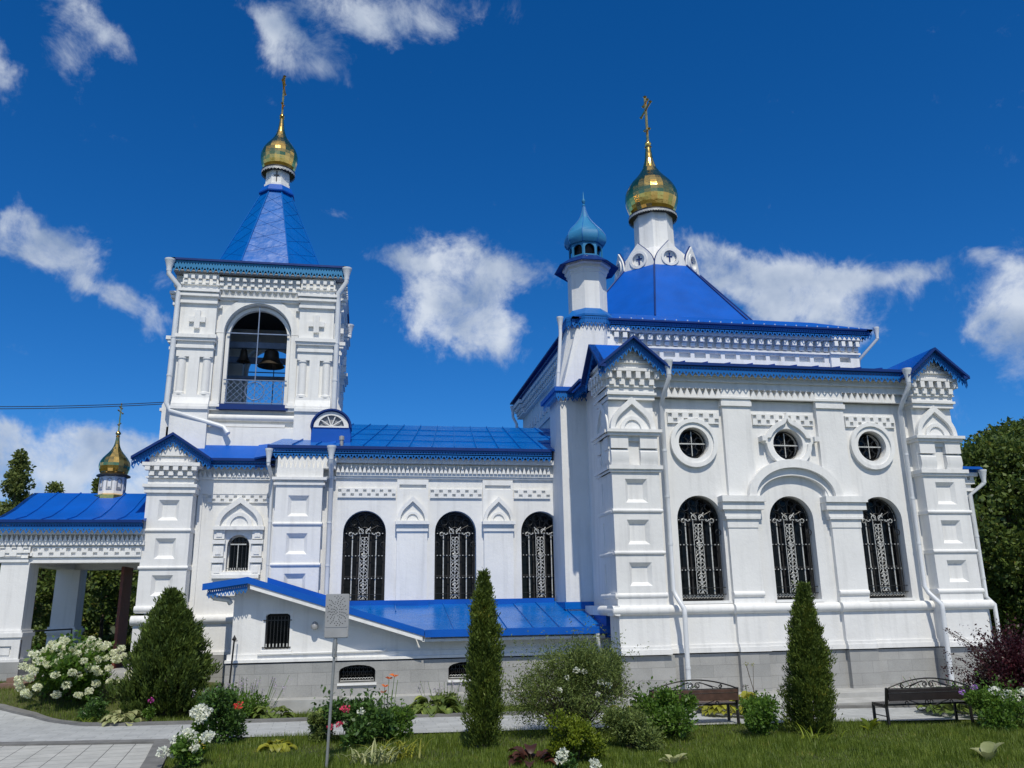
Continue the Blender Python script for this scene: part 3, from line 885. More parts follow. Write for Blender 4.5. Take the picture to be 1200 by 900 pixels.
# west and east walls of the transept
w = MB(); w.box(5.80, 6.2, TY + .46, 21.8, 1.04, 7.7); P(w, 'transept_side_wall', 'white')
w = MB(); w.box(14.1, 14.5, TY + .46, 21.8, 1.04, 7.7); P(w, 'transept_side_wall', 'white')
w = MB(); w.box(6.2, 14.1, TY + .46, 21.6, 7.5, 7.6); P(w, 'transept_ceiling', 'darkin')
w = MB(FS); w.fb(6.25, 14.05, 1.3, 7.4, -.75, -.7); P(w, 'dark_interior_sheet', 'darkin')  # dark sheet behind the windows, gloom of the room in its colour

# plinth
w = MB(FS)
w.fb(5.62, 14.66, -.2, 1.035, -.5, .06)
for a, b in ((5.56, 6.80), (8.42, 9.12), (11.12, 11.85), (13.45, 14.72)):
    w.fb(a, b, -.2, 1.038, -.4, .06 + (.30 if a < 6 or a > 13 else .14))
w.box(5.56, 5.64, TY - .3, 21.8, -.2, 1.036)
w.box(14.62, 14.73, TY - .3, 19.9, -.2, 1.036)
P(w, 'plinth', 'stone')
w = MB(FS)    # thin dark strip above the plinth, shade of the joint in its colour
w.fb(5.62, 14.64, 1.04, 1.062, -.4, .04)
P(w, 'plinth_shadow_gap', 'darkin')

# lower wall zone, mouldings
w = MB(FS)
def band(z0, z1, e, x0=5.55, x1=14.71):
    w.fb(6.7, 13.55, z0, z1, -.3, e)
    for a, b in ((8.42, 9.17), (11.09, 11.84)): w.fb(a, b, z0, z1, -.2, e + .12)
    w.fb(5.55, 6.72, z0, z1, -.3, e + .33)
    w.fb(13.52, 14.71, z0, z1, -.3, e + .33)
band(1.064, 1.17, .13); band(1.17, 1.24, .10); band(1.24, 1.9, .065)
P(w, 'lower_wall_band', 'white')
w = MB(FS)
def roll(zc, r, e, only_piers=False):
    e_ = .006
    if not only_piers:
        w.torus(6.7, 13.55, zc, r, e)
    for a, b in ((8.42, 9.17), (11.09, 11.84)):
        w.torus(a - (.04 if not only_piers else e_), b + (.04 if not only_piers else e_), zc, r, e + .12)
    for a, b in ((5.55, 6.72), (13.52, 14.71)):
        w.torus(a - (e + r * .8 if a < 6 else e_), b + (e + r * .8 if b > 14 else e_), zc, r, e + .33)
roll(2.01, .11, .06)
roll(2.33, .065, -.01, True)
w.fr = west(5.55)
w.torus(-19.42, -18.13, 2.01, .11, .05); w.torus(-19.42, -18.23, 2.33, .065, -.01)
w.torus(-21.7, -19.42, 2.01, .11, -.2)
w.fr = east(14.71)
w.torus(18.25, 19.42, 2.01, .11, .05)
P(w, 'roll_moulding', 'trim', smooth=50)

# pilasters and imposts
for s in (-1, 1):
    w = MB(FS)
    q = lambda a, b: (10.13 - b, 10.13 - a) if s < 0 else (10.13 + a, 10.13 + b)
    a, b = q(.88, 1.62); w.fb(a, b, 4.6, 6.82, 0, .12)
    a, b = q(.86, 1.66); w.fb(a, b, 6.82, 6.93, 0, .17)
    a, b = q(.96, 1.71); w.fb(a, b, 2.1, 3.86, 0, .12)
    a, b = q(.94, 1.73); w.fb(a, b, 3.86, 4.06, 0, .14)
    a, b = q(.90, 1.77); w.fb(a, b, 4.06, 4.12, 0, .19)
    a, b = q(.88, 1.79); w.fb(a, b, 4.12, 4.28, 0, .17)
    a, b = q(.80, 1.86); w.fb(a, b, 4.28, 4.46, 0, .24)
    a, b = q(.78, 1.88); w.fb(a, b, 4.46, 4.60, 0, .30)
    P(w, 'pilaster', 'trim')
# hood over the middle window
def ell(uc, z, rx, rz, n=28): return [(uc + rx * math.cos(PI * k / n), z + rz * math.sin(PI * k / n)) for k in range(n + 1)]
w = MB(FS)
def arcband(m, uc, z, ro, ri, d0, d1):
    A, B = ell(uc, z, *ro), ell(uc, z, *ri)
    for i in range(len(A) - 1): m.plate([A[i], A[i + 1], B[i + 1], B[i]], [], d0, d1)
arcband(w, 10.18, 4.58, (1.22, .92), (1.03, .72), 0, .26)
arcband(w, 10.18, 4.58, (1.026, .716), (.90, .54), 0, .145)
P(w, 'arch_hood', 'trim', smooth=35)
for x in WX: tall_window(x, TY)
for i, x in enumerate(RX): round_window(x, 5.9, TY, ring=(i != 1))
# ogee frame of the middle round window
w = MB(FS)
out = [(10.19 + .60 * math.cos(v), 5.93 + .60 * math.sin(v)) for v in lin(PI + .05, 2 * PI - .05, 17)]
out += [(10.88, 5.95), (10.88, 6.07), (10.76, 6.09), (10.69, 6.22), (10.56, 6.36), (10.42, 6.45), (10.30, 6.51), (10.23, 6.58), (10.19, 6.70),
        (10.15, 6.58), (10.08, 6.51), (9.96, 6.45), (9.82, 6.36), (9.69, 6.22), (9.62, 6.09), (9.50, 6.07), (9.50, 5.95)]
w.plate(out, [circ(10.19, 5.9, .395)], 0, .075)
inn = [(10.19 + (u - 10.19) * .83, 5.93 + (z - 5.93) * .80) for u, z in out]
w.plate(out, [inn], .074, .15)
w.fb(9.44, 9.56, 5.955, 6.075, .0, .24); w.fb(10.82, 10.94, 5.955, 6.075, .0, .24)
P(w, 'ogee_window_frame', 'trim', smooth=30)

# ornament bands and fringe-shadow teeth under the eave
w = MB(FS)
bays = ((7.05, 8.50), (9.26, 11.0), (11.76, 13.25))
for a, b in bays:
    w = MB(FS); meander(w, a + .06, b - .06, 6.40, 6.64, .06); P(w, 'meander_band', 'trim')
w = MB(FS)
w.fb(6.7, 13.55, 7.0, 7.06, 0, .07)
for a, b in bays: points(w, a, b, 7.05, 7.24, .10, .19, .165)  # bright teeth shaped after the gaps in the fringe shadow
w.fb(6.7, 13.55, 7.0, 7.05, 0, .19)
w.fb(6.7, 13.55, 7.06, 7.24, -.02, .015)
for a, b in ((8.5, 9.26), (11.0, 11.76)): w.fb(a, b, 6.93, 7.24, 0, .15)
w.fb(6.7, 13.55, 7.24, 7.31, 0, .16)
w.fb(6.7, 13.55, 7.31, 7.41, 0, .13)
w.fb(6.7, 13.55, 7.41, 7.45, 0, .2)
w.fb(6.7, 13.55, 7.45, 7.55, 0, .17)
w.fb(6.7, 13.55, 7.55, 7.72, 0, .25)
P(w, 'cornice', 'trim')
w = MB(FS); w.fb(6.6, 13.7, 7.73, 7.76, -.5, .44); P(w, 'soffit', 'soffit')

# corner piers
def pier_big(x0, x1, wside):
    uc = (x0 + x1) / 2
    w = MB(FS)
    pz = [(2.54, 3.06), (3.46, 4.02), (4.41, 4.96)]
    def shaft(m, u0, u1, d0, d1):
        u = (u0 + u1) / 2
        panelled(m, u0, u1, 2.1, 5.12, d0, d1, pz)
        for z in (3.27, 4.22): m.torus(u0 - .0, u1 + .0, z, .045, d1, .03)
        m.fb(u0 - .05, u1 + .05, 5.12, 5.18, d0, d1 + .05); m.fb(u0 - .08, u1 + .08, 5.18, 5.27, d0, d1 + .09)
        m.fb(u0, u1, 5.27, 5.98, d0, d1 - .10)
        for s in (-1, 1):
            c = u + s * (u1 - u0) * .31; h = (u1 - u0) * .185
            m.profile([(5.29, d1 - .12), (5.29, d1 - .02), (5.42, d1 + .035), (5.60, d1 + .02), (5.66, d1 - .03), (5.66, d1 - .12)], c - h, c + h)
            m.fb(c - h, c + h, 5.68, 5.98, d1 - .12, d1 + .03)
        m.fb(u - (u1 - u0) * .13, u + (u1 - u0) * .13, 5.86, 5.98, d1 - .12, d1 - .02)
        m.fb(u0 - .06, u1 + .06, 5.98, 6.05, d0, d1 + .08); m.fb(u0 - .10, u1 + .10, 6.05, 6.12, d0, d1 + .13)
        m.fb(u0 + .02, u1 - .02, 6.12, 6.86, d0, d1 - .12)
        m.fb(u0, u1, 6.86, 6.97, d0, d1 + .0); m.fb(u0 - .04, u1 + .04, 6.97, 7.03, d0, d1 + .05)
        m.fb(u0, u1, 7.03, 7.16, d0, d1)
        m.fb(u0 - .04, u1 + .04, 7.16, 7.21, d0, d1 + .04)
        m.fb(u0 - .02, u1 + .02, 7.21, 7.53, d0, d1 + .02)
        dentils(m, u0 - .04, u1 + .04, 7.21, 7.34, d1, d1 + .10, .25, .5, .0)
        dentils(m, u0 - .10, u1 + .16, 7.36, 7.52, d1, d1 + .16, .25, .5, -.0)
        m.fb(u0 - .10, u1 + .10, 7.53, 7.60, d0, d1 + .16)
        m.fb(u0 - .06, u1 + .06, 7.60, 7.74, d0, d1 + .06)
        m.fb(u0 - .02, u1 + .02, 7.74, 7.80, d0, d1 + .12)
    shaft(w, x0, x1, -.45, .35)
    w.plate([(x0 - .05, 7.79), (x1 + .05, 7.79), (uc, 8.30)], [], -.2, .34)     # tympanum
    w.plate([(x0 + .22, 7.83), (x1 - .22, 7.83), (uc, 8.16)], [], .34, .40)
    for k in range(5):
        u = uc + (k - 2) * .13
        w.fb(u - .03, u + .03, 8.0 - abs(k - 2) * .06, 8.08 - abs(k - 2) * .06, .34, .44)
    f = P(w, 'corner_pier', 'white', smooth=30)
    kk = MB(FS); kk.fr = Frame((0, TY, 0), (1, 0, 0), (0, -1, 0)); 
    tmp = MB(Frame((0, TY - .23, 0), (1, 0, 0), (0, -1, 0)))
    kokoshnik(tmp, uc, x1 - x0 - .04, 6.125, .80, .14)
    tmp.build('kokoshnik', 'trim', f, smooth=30)
    # side face
    if wside < 0: fr = west(x0 + .35); u0, u1 = -19.42, -18.345
    else: fr = east(x1 - .35); u0, u1 = 18.345, 19.42
    s = MB(fr)
    shaft(s, u0 + .02, u1 - .002, -.2, .348)
    uc2 = (u0 + u1) / 2
    s.plate([(u0 - .05, 7.79), (u1 + .05, 7.79), (uc2, 8.30)], [], -.1, .33)
    s.build('side_face', 'white', f, smooth=30)
    t2 = MB(Frame(fr.o + fr.d * .23, fr.u, fr.d)); kokoshnik(t2, uc2, u1 - u0 - .06, 6.125, .80, .14); t2.build('kokoshnik', 'trim', f, smooth=30)
    return f
pier_big(5.55, 6.70, -1)
pier_big(13.56, 14.71, 1)

# transept roof
r_ = MB()
slab_quad(r_, (6.9, 18.13, 7.81), (13.35, 18.13, 7.81), (13.35, 21.7, 8.55), (6.9, 21.7, 8.55))
slab_quad(r_, (5.4, 20.2, 7.80), (6.9, 18.9, 7.96), (6.9, 21.7, 8.55), (5.25, 21.7, 7.9))
slab_quad(r_, (13.35, 18.9, 7.96), (14.85, 20.2, 7.80), (15.0, 21.7, 7.9), (13.35, 21.7, 8.55))
seams(r_, (6.9, 18.13, 7.81), (13.35, 18.13, 7.81), (13.35, 21.7, 8.55), (6.9, 21.7, 8.55), .6)
P(r_, 'transept_roof', 'roof')
sl_, fr_ = MB(), MB()
eave(sl_, fr_, (6.95, 18.12, 7.81), (13.32, 18.12, 7.81), (0, -1, 0), .34, .07, .165, .07)
eave(sl_, fr_, (5.25, 21.6, 7.76), (5.25, 19.75, 7.76), (-1, 0, 0), .30)
P(sl_, 'drip_edge', 'soffit'); P(fr_, 'pierced_fringe', 'fringe', double=True)

def gable_roof(x0, x1, peakx, zl, zp, yf, yb, cross=None):
    """little saddle roof over a pier, gable to the south, cross gable to the side"""
    m = MB()
    yc0, yc1 = yf, yf + (x1 - x0)
    ym = (yc0 + yc1) / 2
    xs = x0 if (cross or 0) < 0 else x1
    for side, x in ((-1, x0), (1, x1)):
        if cross == side:      # valley roofs of the cross gable
            slab_poly(m, [(x, yf, zl), (peakx, yf, zp), (peakx, ym, zp)])
            slab_poly(m, [(x, yf, zl), (peakx, ym, zp), (x, ym, zp)])
            slab_poly(m, [(x, ym, zp), (peakx, ym, zp), (x, yc1, zl)])
            slab_poly(m, [(peakx, ym, zp), (peakx, yb, zp), (x, yb, zl), (x, yc1, zl)])
        else:
            slab_poly(m, [(x, yf, zl), (x, yb, zl), (peakx, yb, zp), (peakx, yf, zp)])
    o = P(m, 'gable_roof', 'roof')
    d = MB(); f = MB()
    for (a, b) in (((x0, yf - .01, zl), (peakx, yf - .01, zp)), ((peakx, yf - .01, zp), (x1, yf - .01, zl))):
        eave(d, f, a, b, (0, -1, 0), .36, .07, .14, .12)
    if cross:
        xx = xs + (-.01 if cross < 0 else .01)
        for (a, b) in (((xx, yc0, zl), (xx, ym, zp)), ((xx, ym, zp), (xx, yc1, zl))):
            eave(d, f, a, b, (-1 if cross < 0 else 1, 0, 0), .36, .07, .14, .12)
    d.build('drip_edge', 'soffit', o); f.build('pierced_fringe', 'fringe', o, double=True)
    return o
gable_roof(5.26, 6.99, 6.13, 7.62, 8.36, 17.86, 20.6, -1)
gable_roof(13.27, 15.0, 14.14, 7.62, 8.36, 17.86, 20.6, 1)

downpipe([(6.98, 17.93, 7.52), (6.98, 17.93, 7.35), (6.93, 18.30, 6.95), (6.93, 18.42, 6.8), (6.93, 18.42, 2.45), (6.97, 18.35, 2.3), (7.05, 18.12, 2.02), (7.05, 18.12, 1.9), (7.05, 18.16, .15)])
downpipe([(13.3, 17.93, 7.52), (13.3, 17.93, 7.35), (13.30, 18.30, 6.95), (13.30, 18.42, 6.8), (13.30, 18.42, 2.45), (13.34, 18.35, 2.3), (13.44, 18.08, 2.02), (13.44, 18.08, 1.9), (13.44, 18.12, .15)])

# ================================================================ main cube
CY = 21.7
w = MB(); w.box(5.95, 14.4, CY, 31.2, 1.0, 9.75); P(w, 'main_hall_wall', 'white')
w = MB(south(CY))
for a, b, e in ((7.2, 13.5, .0), (13.5, 14.42, .10), (5.93, 7.2, .10)):
    hs = []
    n = int((b - a) / .47); s0 = a + ((b - a) - n * .47) / 2
    for i in range(n):
        hs.append(rect(s0 + i * .47 + .06, s0 + i * .47 + .41, 9.02, 9.19))
    w.plate(rect(a, b, 8.4, 9.25), hs, .0, .09 + e)
    w.fb(a - .02, b + .02, 9.25, 9.31, 0, .16 + e)
    w.fb(a, b, 9.31, 9.74, 0, .07 + e)
    dentils(w, a, b, 9.34, 9.45, .06, .19 + e, .26, .5)
    dentils(w, a, b, 9.47, 9.62, .06, .28 + e, .26, .5, .0)
    w.fb(a - .03, b + .03, 9.66, 9.76, 0, .3 + e)
P(w, 'cornice', 'trim')
w = MB(west(5.95))
for a, b, e in ((-31.2, -30.0, .1), (-30.0, -23.0, 0), (-23.0, -21.7, .1)):
    w.fb(a, b, 9.22, 9.28, 0, .13 + e); w.fb(a, b, 9.28, 9.74, 0, .07 + e)
    dentils(w, a, b, 9.30, 9.42, .06, .17 + e, .26, .5); dentils(w, a, b, 9.44, 9.58, .06, .24 + e, .26, .5)
    w.fb(a, b, 9.62, 9.76, 0, .28 + e)
    dentils(w, a, b, 8.5, 8.75, 0, .05, .5, .4)
    w.fb(a, b, 8.2, 8.28, 0, .06 + e)
P(w, 'cornice', 'trim')
w = MB(west(5.95)); w.plate(arch(-24.9, .9, 7.2, 8.0), [], .01, .04); P(w, 'side_window', 'glass')
# skirt roof and octagonal tent
ex0, ex1, ey0, ey1, ez = 5.52, 14.78, 21.2, 31.7, 9.99
tc = (10.13, 26.6)
r_ = MB()
A = [(ex0, ey0, ez), (ex1, ey0, ez), (ex1, ey1, ez), (ex0, ey1, ez)]
zt = 10.75
B = [(tc[0] - 3.7, tc[1] - 3.7, zt), (tc[0] + 3.7, tc[1] - 3.7, zt), (tc[0] + 3.7, tc[1] + 3.7, zt), (tc[0] - 3.7, tc[1] + 3.7, zt)]
for i in range(4):
    j = (i + 1) % 4
    slab_quad(r_, A[i], A[j], B[j], B[i], .05)
slab_quad(r_, B[0], B[1], B[2], B[3], .05)
P(r_, 'skirt_roof', 'roof')
r_ = MB()
ap0, ap1 = 3.72, 1.42
k8 = 1 / math.cos(PI / 8)
r_.lathe(tc, [(ap0 * k8, 10.62), (ap0 * k8 * .985, 10.76), (ap1 * k8, 13.50)], 8, PI / 8)
o = P(r_, 'tent_roof', 'roof')
rs = MB()
for k in range(8):
    a = PI / 8 + k * PI / 4
    p = lambda r, z, da=0: (tc[0] + r * k8 * math.cos(a + da), tc[1] + r * k8 * math.sin(a + da), z)
    rs.tube([p(ap0 * .985 + .01, 10.77), p(ap1 + .01, 13.52)], .03, 6)
rs.build('ridge_seam', 'soffit', o)
sl_, fr_ = MB(), MB()
eave(sl_, fr_, (ex0, ey0, ez), (ex1, ey0, ez), (0, -1, 0), .32, .05, .15, .08)
eave(sl_, fr_, (ex0, ey1, ez), (ex0, ey0, ez), (-1, 0, 0), .30, .05, .15, .14)
eave(sl_, fr_, (ex1, ey0, ez), (ex1, ey1, ez), (1, 0, 0), .30, .05, .15, .14)
P(sl_, 'drip_edge', 'soffit'); P(fr_, 'pierced_fringe', 'fringe', double=True)
w = MB(); w.box(ex0 + .08, ex1 - .08, ey0 + .08, ey1 - .08, 9.80, 9.83); P(w, 'soffit', 'soffit')
w = MB()
for i in range(24):
    x = 6.6 + i * .34
    w.box(x - .015, x + .015, ey0 + .12, ey0 + .15, 9.99, 10.07)
w.box(6.6, 14.42, ey0 + .128, ey0 + .142, 10.02, 10.03)
P(w, 'snow_guard', 'pipe')
downpipe([(5.62, 31.6, 9.6), (5.62, 31.6, 9.4), (5.75, 31.5, 9.1), (5.75, 31.5, 6.5)], .055)
downpipe([(5.20, 21.4, 9.75), (5.20, 21.4, 9.5), (5.06, 21.35, 7.95)], .05)
downpipe([(14.86, 21.15, 9.78), (14.86, 21.15, 9.68), (14.48, 21.6, 9.15), (14.48, 21.7, 8.9)], .045)

# kokoshnik crown, drum, dome, cross
w = MB()
w.lathe(tc, [(1.30 * k8, 13.48), (1.30 * k8, 13.75), (1.02 * k8, 14.35)], 8, PI / 8); P(w, 'crown_base', 'trim')
kk = MB(); cr_ = MB()
for k in range(8):
    a = -PI / 2 + k * PI / 4
    d = Vector((math.cos(a), math.sin(a), 0)); u = Vector((-d.y, d.x, 0))
    fr = Frame(Vector((tc[0], tc[1], 0)) + d * 1.32, u, d)
    kk.fr = fr; cr_.fr = fr
    kk.plate(ogee(0, 1.12, 13.46, .98), [circ(0, 13.80, .24, 20)], 0, .10)
    kk.plate(circ(0, 13.80, .33, 20), [circ(0, 13.80, .24, 20)], .10, .14)
    kk.plate(circ(0, 13.80, .23, 20), [], .0, .04)
    cr_.fb(-.022, .022, 13.63, 13.98, .04, .07); cr_.fb(-.11, .11, 13.83, 13.87, .04, .068)
    cr_.plate(ogee(0, 1.18, 13.44, 1.04), [ogee(0, 1.12, 13.445, .98)], .0, .05)
P(kk, 'kokoshnik_crown', 'trim', smooth=30); P(cr_, 'crown_cross', 'soffit')
w = MB(); w.lathe(tc, [(.74 * k8, 14.2), (.74 * k8, 14.40), (.67 * k8, 14.42), (.655 * k8, 15.93)], 8, PI / 8); P(w, 'drum', 'trim')

def skirt_ring(c, r, z, name='drum_cornice'):
    m = MB()
    m.lathe(c, [(r * .74, z - .06), (r * .97, z - .02), (r, z), (r, z + .05), (r * .8, z + .14)], 24)
    o = P(m, name, 'iron', smooth=30)
    f = MB()
    n = 30
    for k in range(n):
        a0, a1 = 2 * PI * k / n, 2 * PI * (k + 1) / n
        fringe(f, (c[0] + r * 1.0 * math.cos(a0), c[1] + r * math.sin(a0), z), (c[0] + r * math.cos(a1), c[1] + r * math.sin(a1), z), .10, .12)
    f.build('pierced_fringe', 'silver', o, double=True)
    return o
def onion(c, z0, R, H, seg=22, rows=18, mat='gold', split=True, neck=.10, base=.72):
    """onion dome: bulb on a narrow foot drawn up to a neck"""
    key = [(0, base + .06), (.05, base + .15), (.11, .93), (.18, .985), (.25, 1.0), (.32, .97), (.39, .88), (.46, .745), (.53, .57), (.60, .41), (.68, .27), (.80, .165), (1.0, neck)]
    if mat == 'tint': key = [(0, .88), (.06, .96), (.14, 1.0), (.24, .97), (.36, .83), (.48, .60), (.60, .38), (.72, .22), (.86, .12), (1.0, .06)]
    prof = []
    for i in range(rows + 1):
        t = i / rows
        for (a, ra), (b, rb) in zip(key, key[1:]):
            if a <= t <= b + 1e-9:
                s = (t - a) / (b - a); break
        prof.append((R * (ra + (rb - ra) * s), z0 + H * t))
    m = MB(); m.lathe(c, prof, seg, PI / 8 if seg == 8 else 0, split)
    return m
def ortho_cross(c, z0, h, along='y', parent=None, tilt=0.0):
    m = MB()
    t = h * .022
    x, y = c
    m.box(x - t, x + t, y - t, y + t, z0, z0 + h)
    def bar(z, L, sl=0.0):
        if along == 'y':
            a, b = Vector((x, y - L / 2, z - sl)), Vector((x, y + L / 2, z + sl))
        else:
            a, b = Vector((x - L / 2, y, z - sl)), Vector((x + L / 2, y, z + sl))
        m.tube([a, b], t * 1.15, 6)
        for p in (a, b): m.lathe((p.x, p.y), [(0.001, p.z - t * 2), (t * 1.8, p.z), (0.001, p.z + t * 2)], 8)
    bar(z0 + h * .90, h * .26); bar(z0 + h * .74, h * .58); bar(z0 + h * .27, h * .24, h * .05)
    m.lathe(c, [(0.001, z0 + h), (t * 2, z0 + h + t * 2), (0.001, z0 + h + t * 4)], 8)
    return m
def dome_set(c, zskirt, rskirt, z0, R, H, hc, seg=22, rows=18, ball=.11):
    if rskirt: skirt_ring(c, rskirt, zskirt)
    o = P(onion(c, z0, R, H, seg, rows), 'onion_dome', 'gold')
    core = onion(c, z0 + .01, R * .985, H * .995, seg, rows, split=False); core.build('dome_lining', 'gold', o)
    b = MB(); zt = z0 + H
    b.lathe(c, [(R * .10, zt - .04), (R * .14, zt), (R * .10, zt + .02), (ball * .5, zt + .02), (ball, zt + ball), (ball * .95, zt + ball * 1.3), (ball * .4, zt + 2 * ball), (.02, zt + 2.2 * ball)], 16)
    b.build('ball', 'gold', o, smooth=40)
    m = ortho_cross(c, zt + 2 * ball, hc); m.build('cross', 'gold', o)
    return o
dome_set(tc, 15.95, .90, 16.05, .985, 2.88, 1.85, 26, 22, .13)

# ================================================================ corner turret
tq = (6.16, 21.86)
w = MB()
w.box(5.08, 7.0, 21.2, 22.5, 1.6, 7.78); P(w, 'turret_shaft', 'white')
w = MB(); w.box(5.04, 7.02, 21.15, 22.5, 2.04, 2.22); P(w, 'shaft_flashing', 'roofgloss')
# flare from square to octagon
w = MB()
rb = .675
lo = [(-1, -1), (-.2, -1), (.2, -1), (1, -1), (1, -.2), (1, .2), (1, 1), (.2, 1), (-.2, 1), (-1, 1), (-1, .2), (-1, -.2)]
hi_ = []
for (sx, sy) in lo:
    if abs(sx) == 1 and abs(sy) == 1:
        hi_.append((sx * .70 * rb, sy * .70 * rb))
    else:
        hi_.append((sx * rb * (2.07 if abs(sx) < 1 else 1), sy * rb * (2.07 if abs(sy) < 1 else 1)))
c0 = (6.12, 22.05)
vs = [(c0[0] + x * .95, c0[1] + y * .82, 7.86) for x, y in lo] + [(tq[0] + x, tq[1] + y, 9.8) for x, y in hi_]
w.add(vs, [(i, (i + 1) % 12, (i + 1) % 12 + 12, i + 12) for i in range(12)] + [tuple(range(12)), tuple(range(12, 24))])
P(w, 'turret_flare', 'trim')
sl_, fr_ = MB(), MB()
sl_.box(4.90, 7.2, 21.02, 22.9, 7.76, 7.88)
P(sl_, 'turret_ledge', 'roof')
for a, b in (((4.94, 21.06, 7.78), (7.15, 21.06, 7.78)), ((4.94, 22.7, 7.78), (4.94, 21.06, 7.78))):
    fringe(fr_, a, b, .30, .13)
P(fr_, 'pierced_fringe', 'fringe', double=True)
w = MB(); w.lathe(tq, [(.64 * k8, 9.69), (.655 * k8, 10.12), (.525 * k8, 10.2), (.525 * k8, 11.42), (.555 * k8, 11.44), (.555 * k8, 11.52), (.605 * k8, 11.55), (.605 * k8, 11.64), (.665 * k8, 11.68), (.665 * k8, 11.79)], 8, PI / 8)
P(w, 'turret_octagon', 'trim')
w = MB(); w.lathe(tq, [(.68 * k8, 9.95), (.74 * k8, 9.99), (.74 * k8, 10.07), (.525 * k8, 10.31)], 8, PI / 8); o = P(w, 'turret_collar', 'fringe')
f = MB()
for k in range(8):
    a0, a1 = PI / 8 + k * PI / 4, PI / 8 + (k + 1) * PI / 4
    fringe(f, (tq[0] + .74 * k8 * math.cos(a0), tq[1] + .74 * k8 * math.sin(a0), 10.01), (tq[0] + .74 * k8 * math.cos(a1), tq[1] + .74 * k8 * math.sin(a1), 10.01), .35, .12)
f.build('pierced_fringe', 'fringe', o, double=True)
w = MB(); w.lathe(tq, [(.66 * k8, 11.74), (.88 * k8, 11.64), (.89 * k8, 11.66), (.47 * k8, 11.98)], 8, PI / 8); P(w, 'turret_skirt', 'soffit')
# arcaded lantern under the blue bulb
w = MB()
for k in range(8):
    a = -PI / 2 + k * PI / 4
    d = Vector((math.cos(a), math.sin(a), 0)); u = Vector((-d.y, d.x, 0))
    w.fr = Frame(Vector((tq[0], tq[1], 0)) + d * .465, u, d)
    w.plate(rect(-.192, .192, 11.88, 12.48), [arch(0, .29, 12.02, 12.20, 10)], -.04, 0)
P(w, 'lantern_arcade', 'tint')
w = MB(); w.lathe(tq, [(.40, 11.85), (.40, 12.44)], 16); P(w, 'lantern_glass', 'glass')
w = onion(tq, 12.40, .63, 1.36, 8, 16, 'tint', False, .05, .90)
w2 = MB(); w2.v = w.v; w2.f = w.f
o = P(w2, 'turret_dome', 'tint', smooth=40)
b = MB(); b.lathe(tq, [(.035, 13.70), (.055, 13.78), (.02, 13.83), (.05, 13.90), (.06, 13.95), (.02, 14.02), (.015, 14.18), (.001, 14.26)], 10); b.build('finial', 'tint', o, smooth=40)
b = MB()
for k in range(8):
    a = PI / 8 + k * PI / 4
    pts = []
    for i in range(17):
        v = w.v[i * 8 + k]
        c = Vector((tq[0], tq[1], v[2])); e = Vector(v) - c
        pts.append(c + e * 1.012)
    b.tube(pts, .010, 4)
b.build('rib_seam', 'fringe', o)

# ================================================================ nave
NY = 22.4
NX = [-0.06, 2.36, 4.72]
w = MB(south(NY))
for (a, b), x in zip(((-2.45, 1.15), (1.15, 3.55), (3.55, 6.0)), NX): w.plate(rect(a, b, 1.0, 5.6), [arch(x, 1.12, 2.19, 4.08, 20, .58)], -.45, 0)
w.fb(-2.45, 6.0, 5.6, 6.02, -.45, 0)
w.box(-2.4, -2.0, NY + .46, 30.6, 1.0, 6.0)
w.box(-2.0, 5.9, 30.2, 30.6, 1.0, 6.0)
P(w, 'nave_wall', 'white')
w = MB(south(NY)); w.fb(-1.9, 5.9, 1.2, 5.9, -.8, -.75); P(w, 'dark_interior_sheet', 'darkin')  # dark sheet for the unlit nave, gloom in its colour
def tall2(x): 
    f = tall_window(x, NY); return f
for x in NX: tall2(x)
for uc in (1.19, 3.52):
    w = MB(south(NY))
    w.fb(uc - .40, uc + .40, 2.0, 4.10, 0, .13)
    w.fb(uc - .42, uc + .42, 4.10, 4.17, 0, .17)
    w.fb(uc - .40, uc + .40, 4.17, 4.28, 0, .14)
    w.fb(uc - .45, uc + .45, 4.28, 4.37, 0, .25)
    w.plate(rect(uc - .42, uc + .42, 4.37, 5.50), [rect(uc - .36, uc + .36, 5.24, 5.36)], 0, .06)
    P(w, 'pilaster', 'trim')
for uc in (1.19, 3.52):
    k = MB(Frame((0, NY - .06, 0), (1, 0, 0), (0, -1, 0))); kokoshnik(k, uc, .82, 4.375, .66, .13); P(k, 'kokoshnik', 'trim', smooth=30)
for a, b in ((-.80, .74), (1.66, 3.08), (3.97, 5.0)):
    w = MB(south(NY)); meander(w, a, b, 5.02, 5.23, .05, .235); P(w, 'meander_band', 'trim')
w = MB(south(NY))
w.fb(-.86, 5.9, 5.52, 5.58, 0, .06); w.fb(-.86, 5.9, 5.58, 5.66, 0, .10)
points(w, -.86, 5.0, 5.66, 5.86, .06, .15, .115)
w.fb(-.86, 5.9, 5.66, 5.9, 0, .03)
w.fb(-.86, 5.9, 5.92, 6.05, 0, .2)
P(w, 'cornice', 'trim')
# roof: low double slope with seams
r_ = MB()
q = ((-2.62, 22.02, 6.33), (5.95, 22.02, 6.33), (5.95, 26.4, 7.86), (-1.6, 26.4, 7.86))
slab_quad(r_, *q); seams(r_, *q, .62, .04, .02, 3)
q2 = ((5.95, 31.0, 6.30), (-2.62, 31.0, 6.30), (-1.6, 26.4, 7.86), (5.95, 26.4, 7.86)); slab_quad(r_, *q2)
P(r_, 'nave_roof', 'roofgloss')
sl_, fr_ = MB(), MB()
eave(sl_, fr_, (-2.64, 22.0, 6.33), (5.0, 22.0, 6.33), (0, -1, 0), .35, .08, .15, .06)
P(sl_, 'drip_edge', 'soffit'); P(fr_, 'pierced_fringe', 'fringe', double=True)
w = MB(); w.box(-2.55, 5.0, 22.06, 22.42, 6.12, 6.15); P(w, 'soffit', 'soffit')

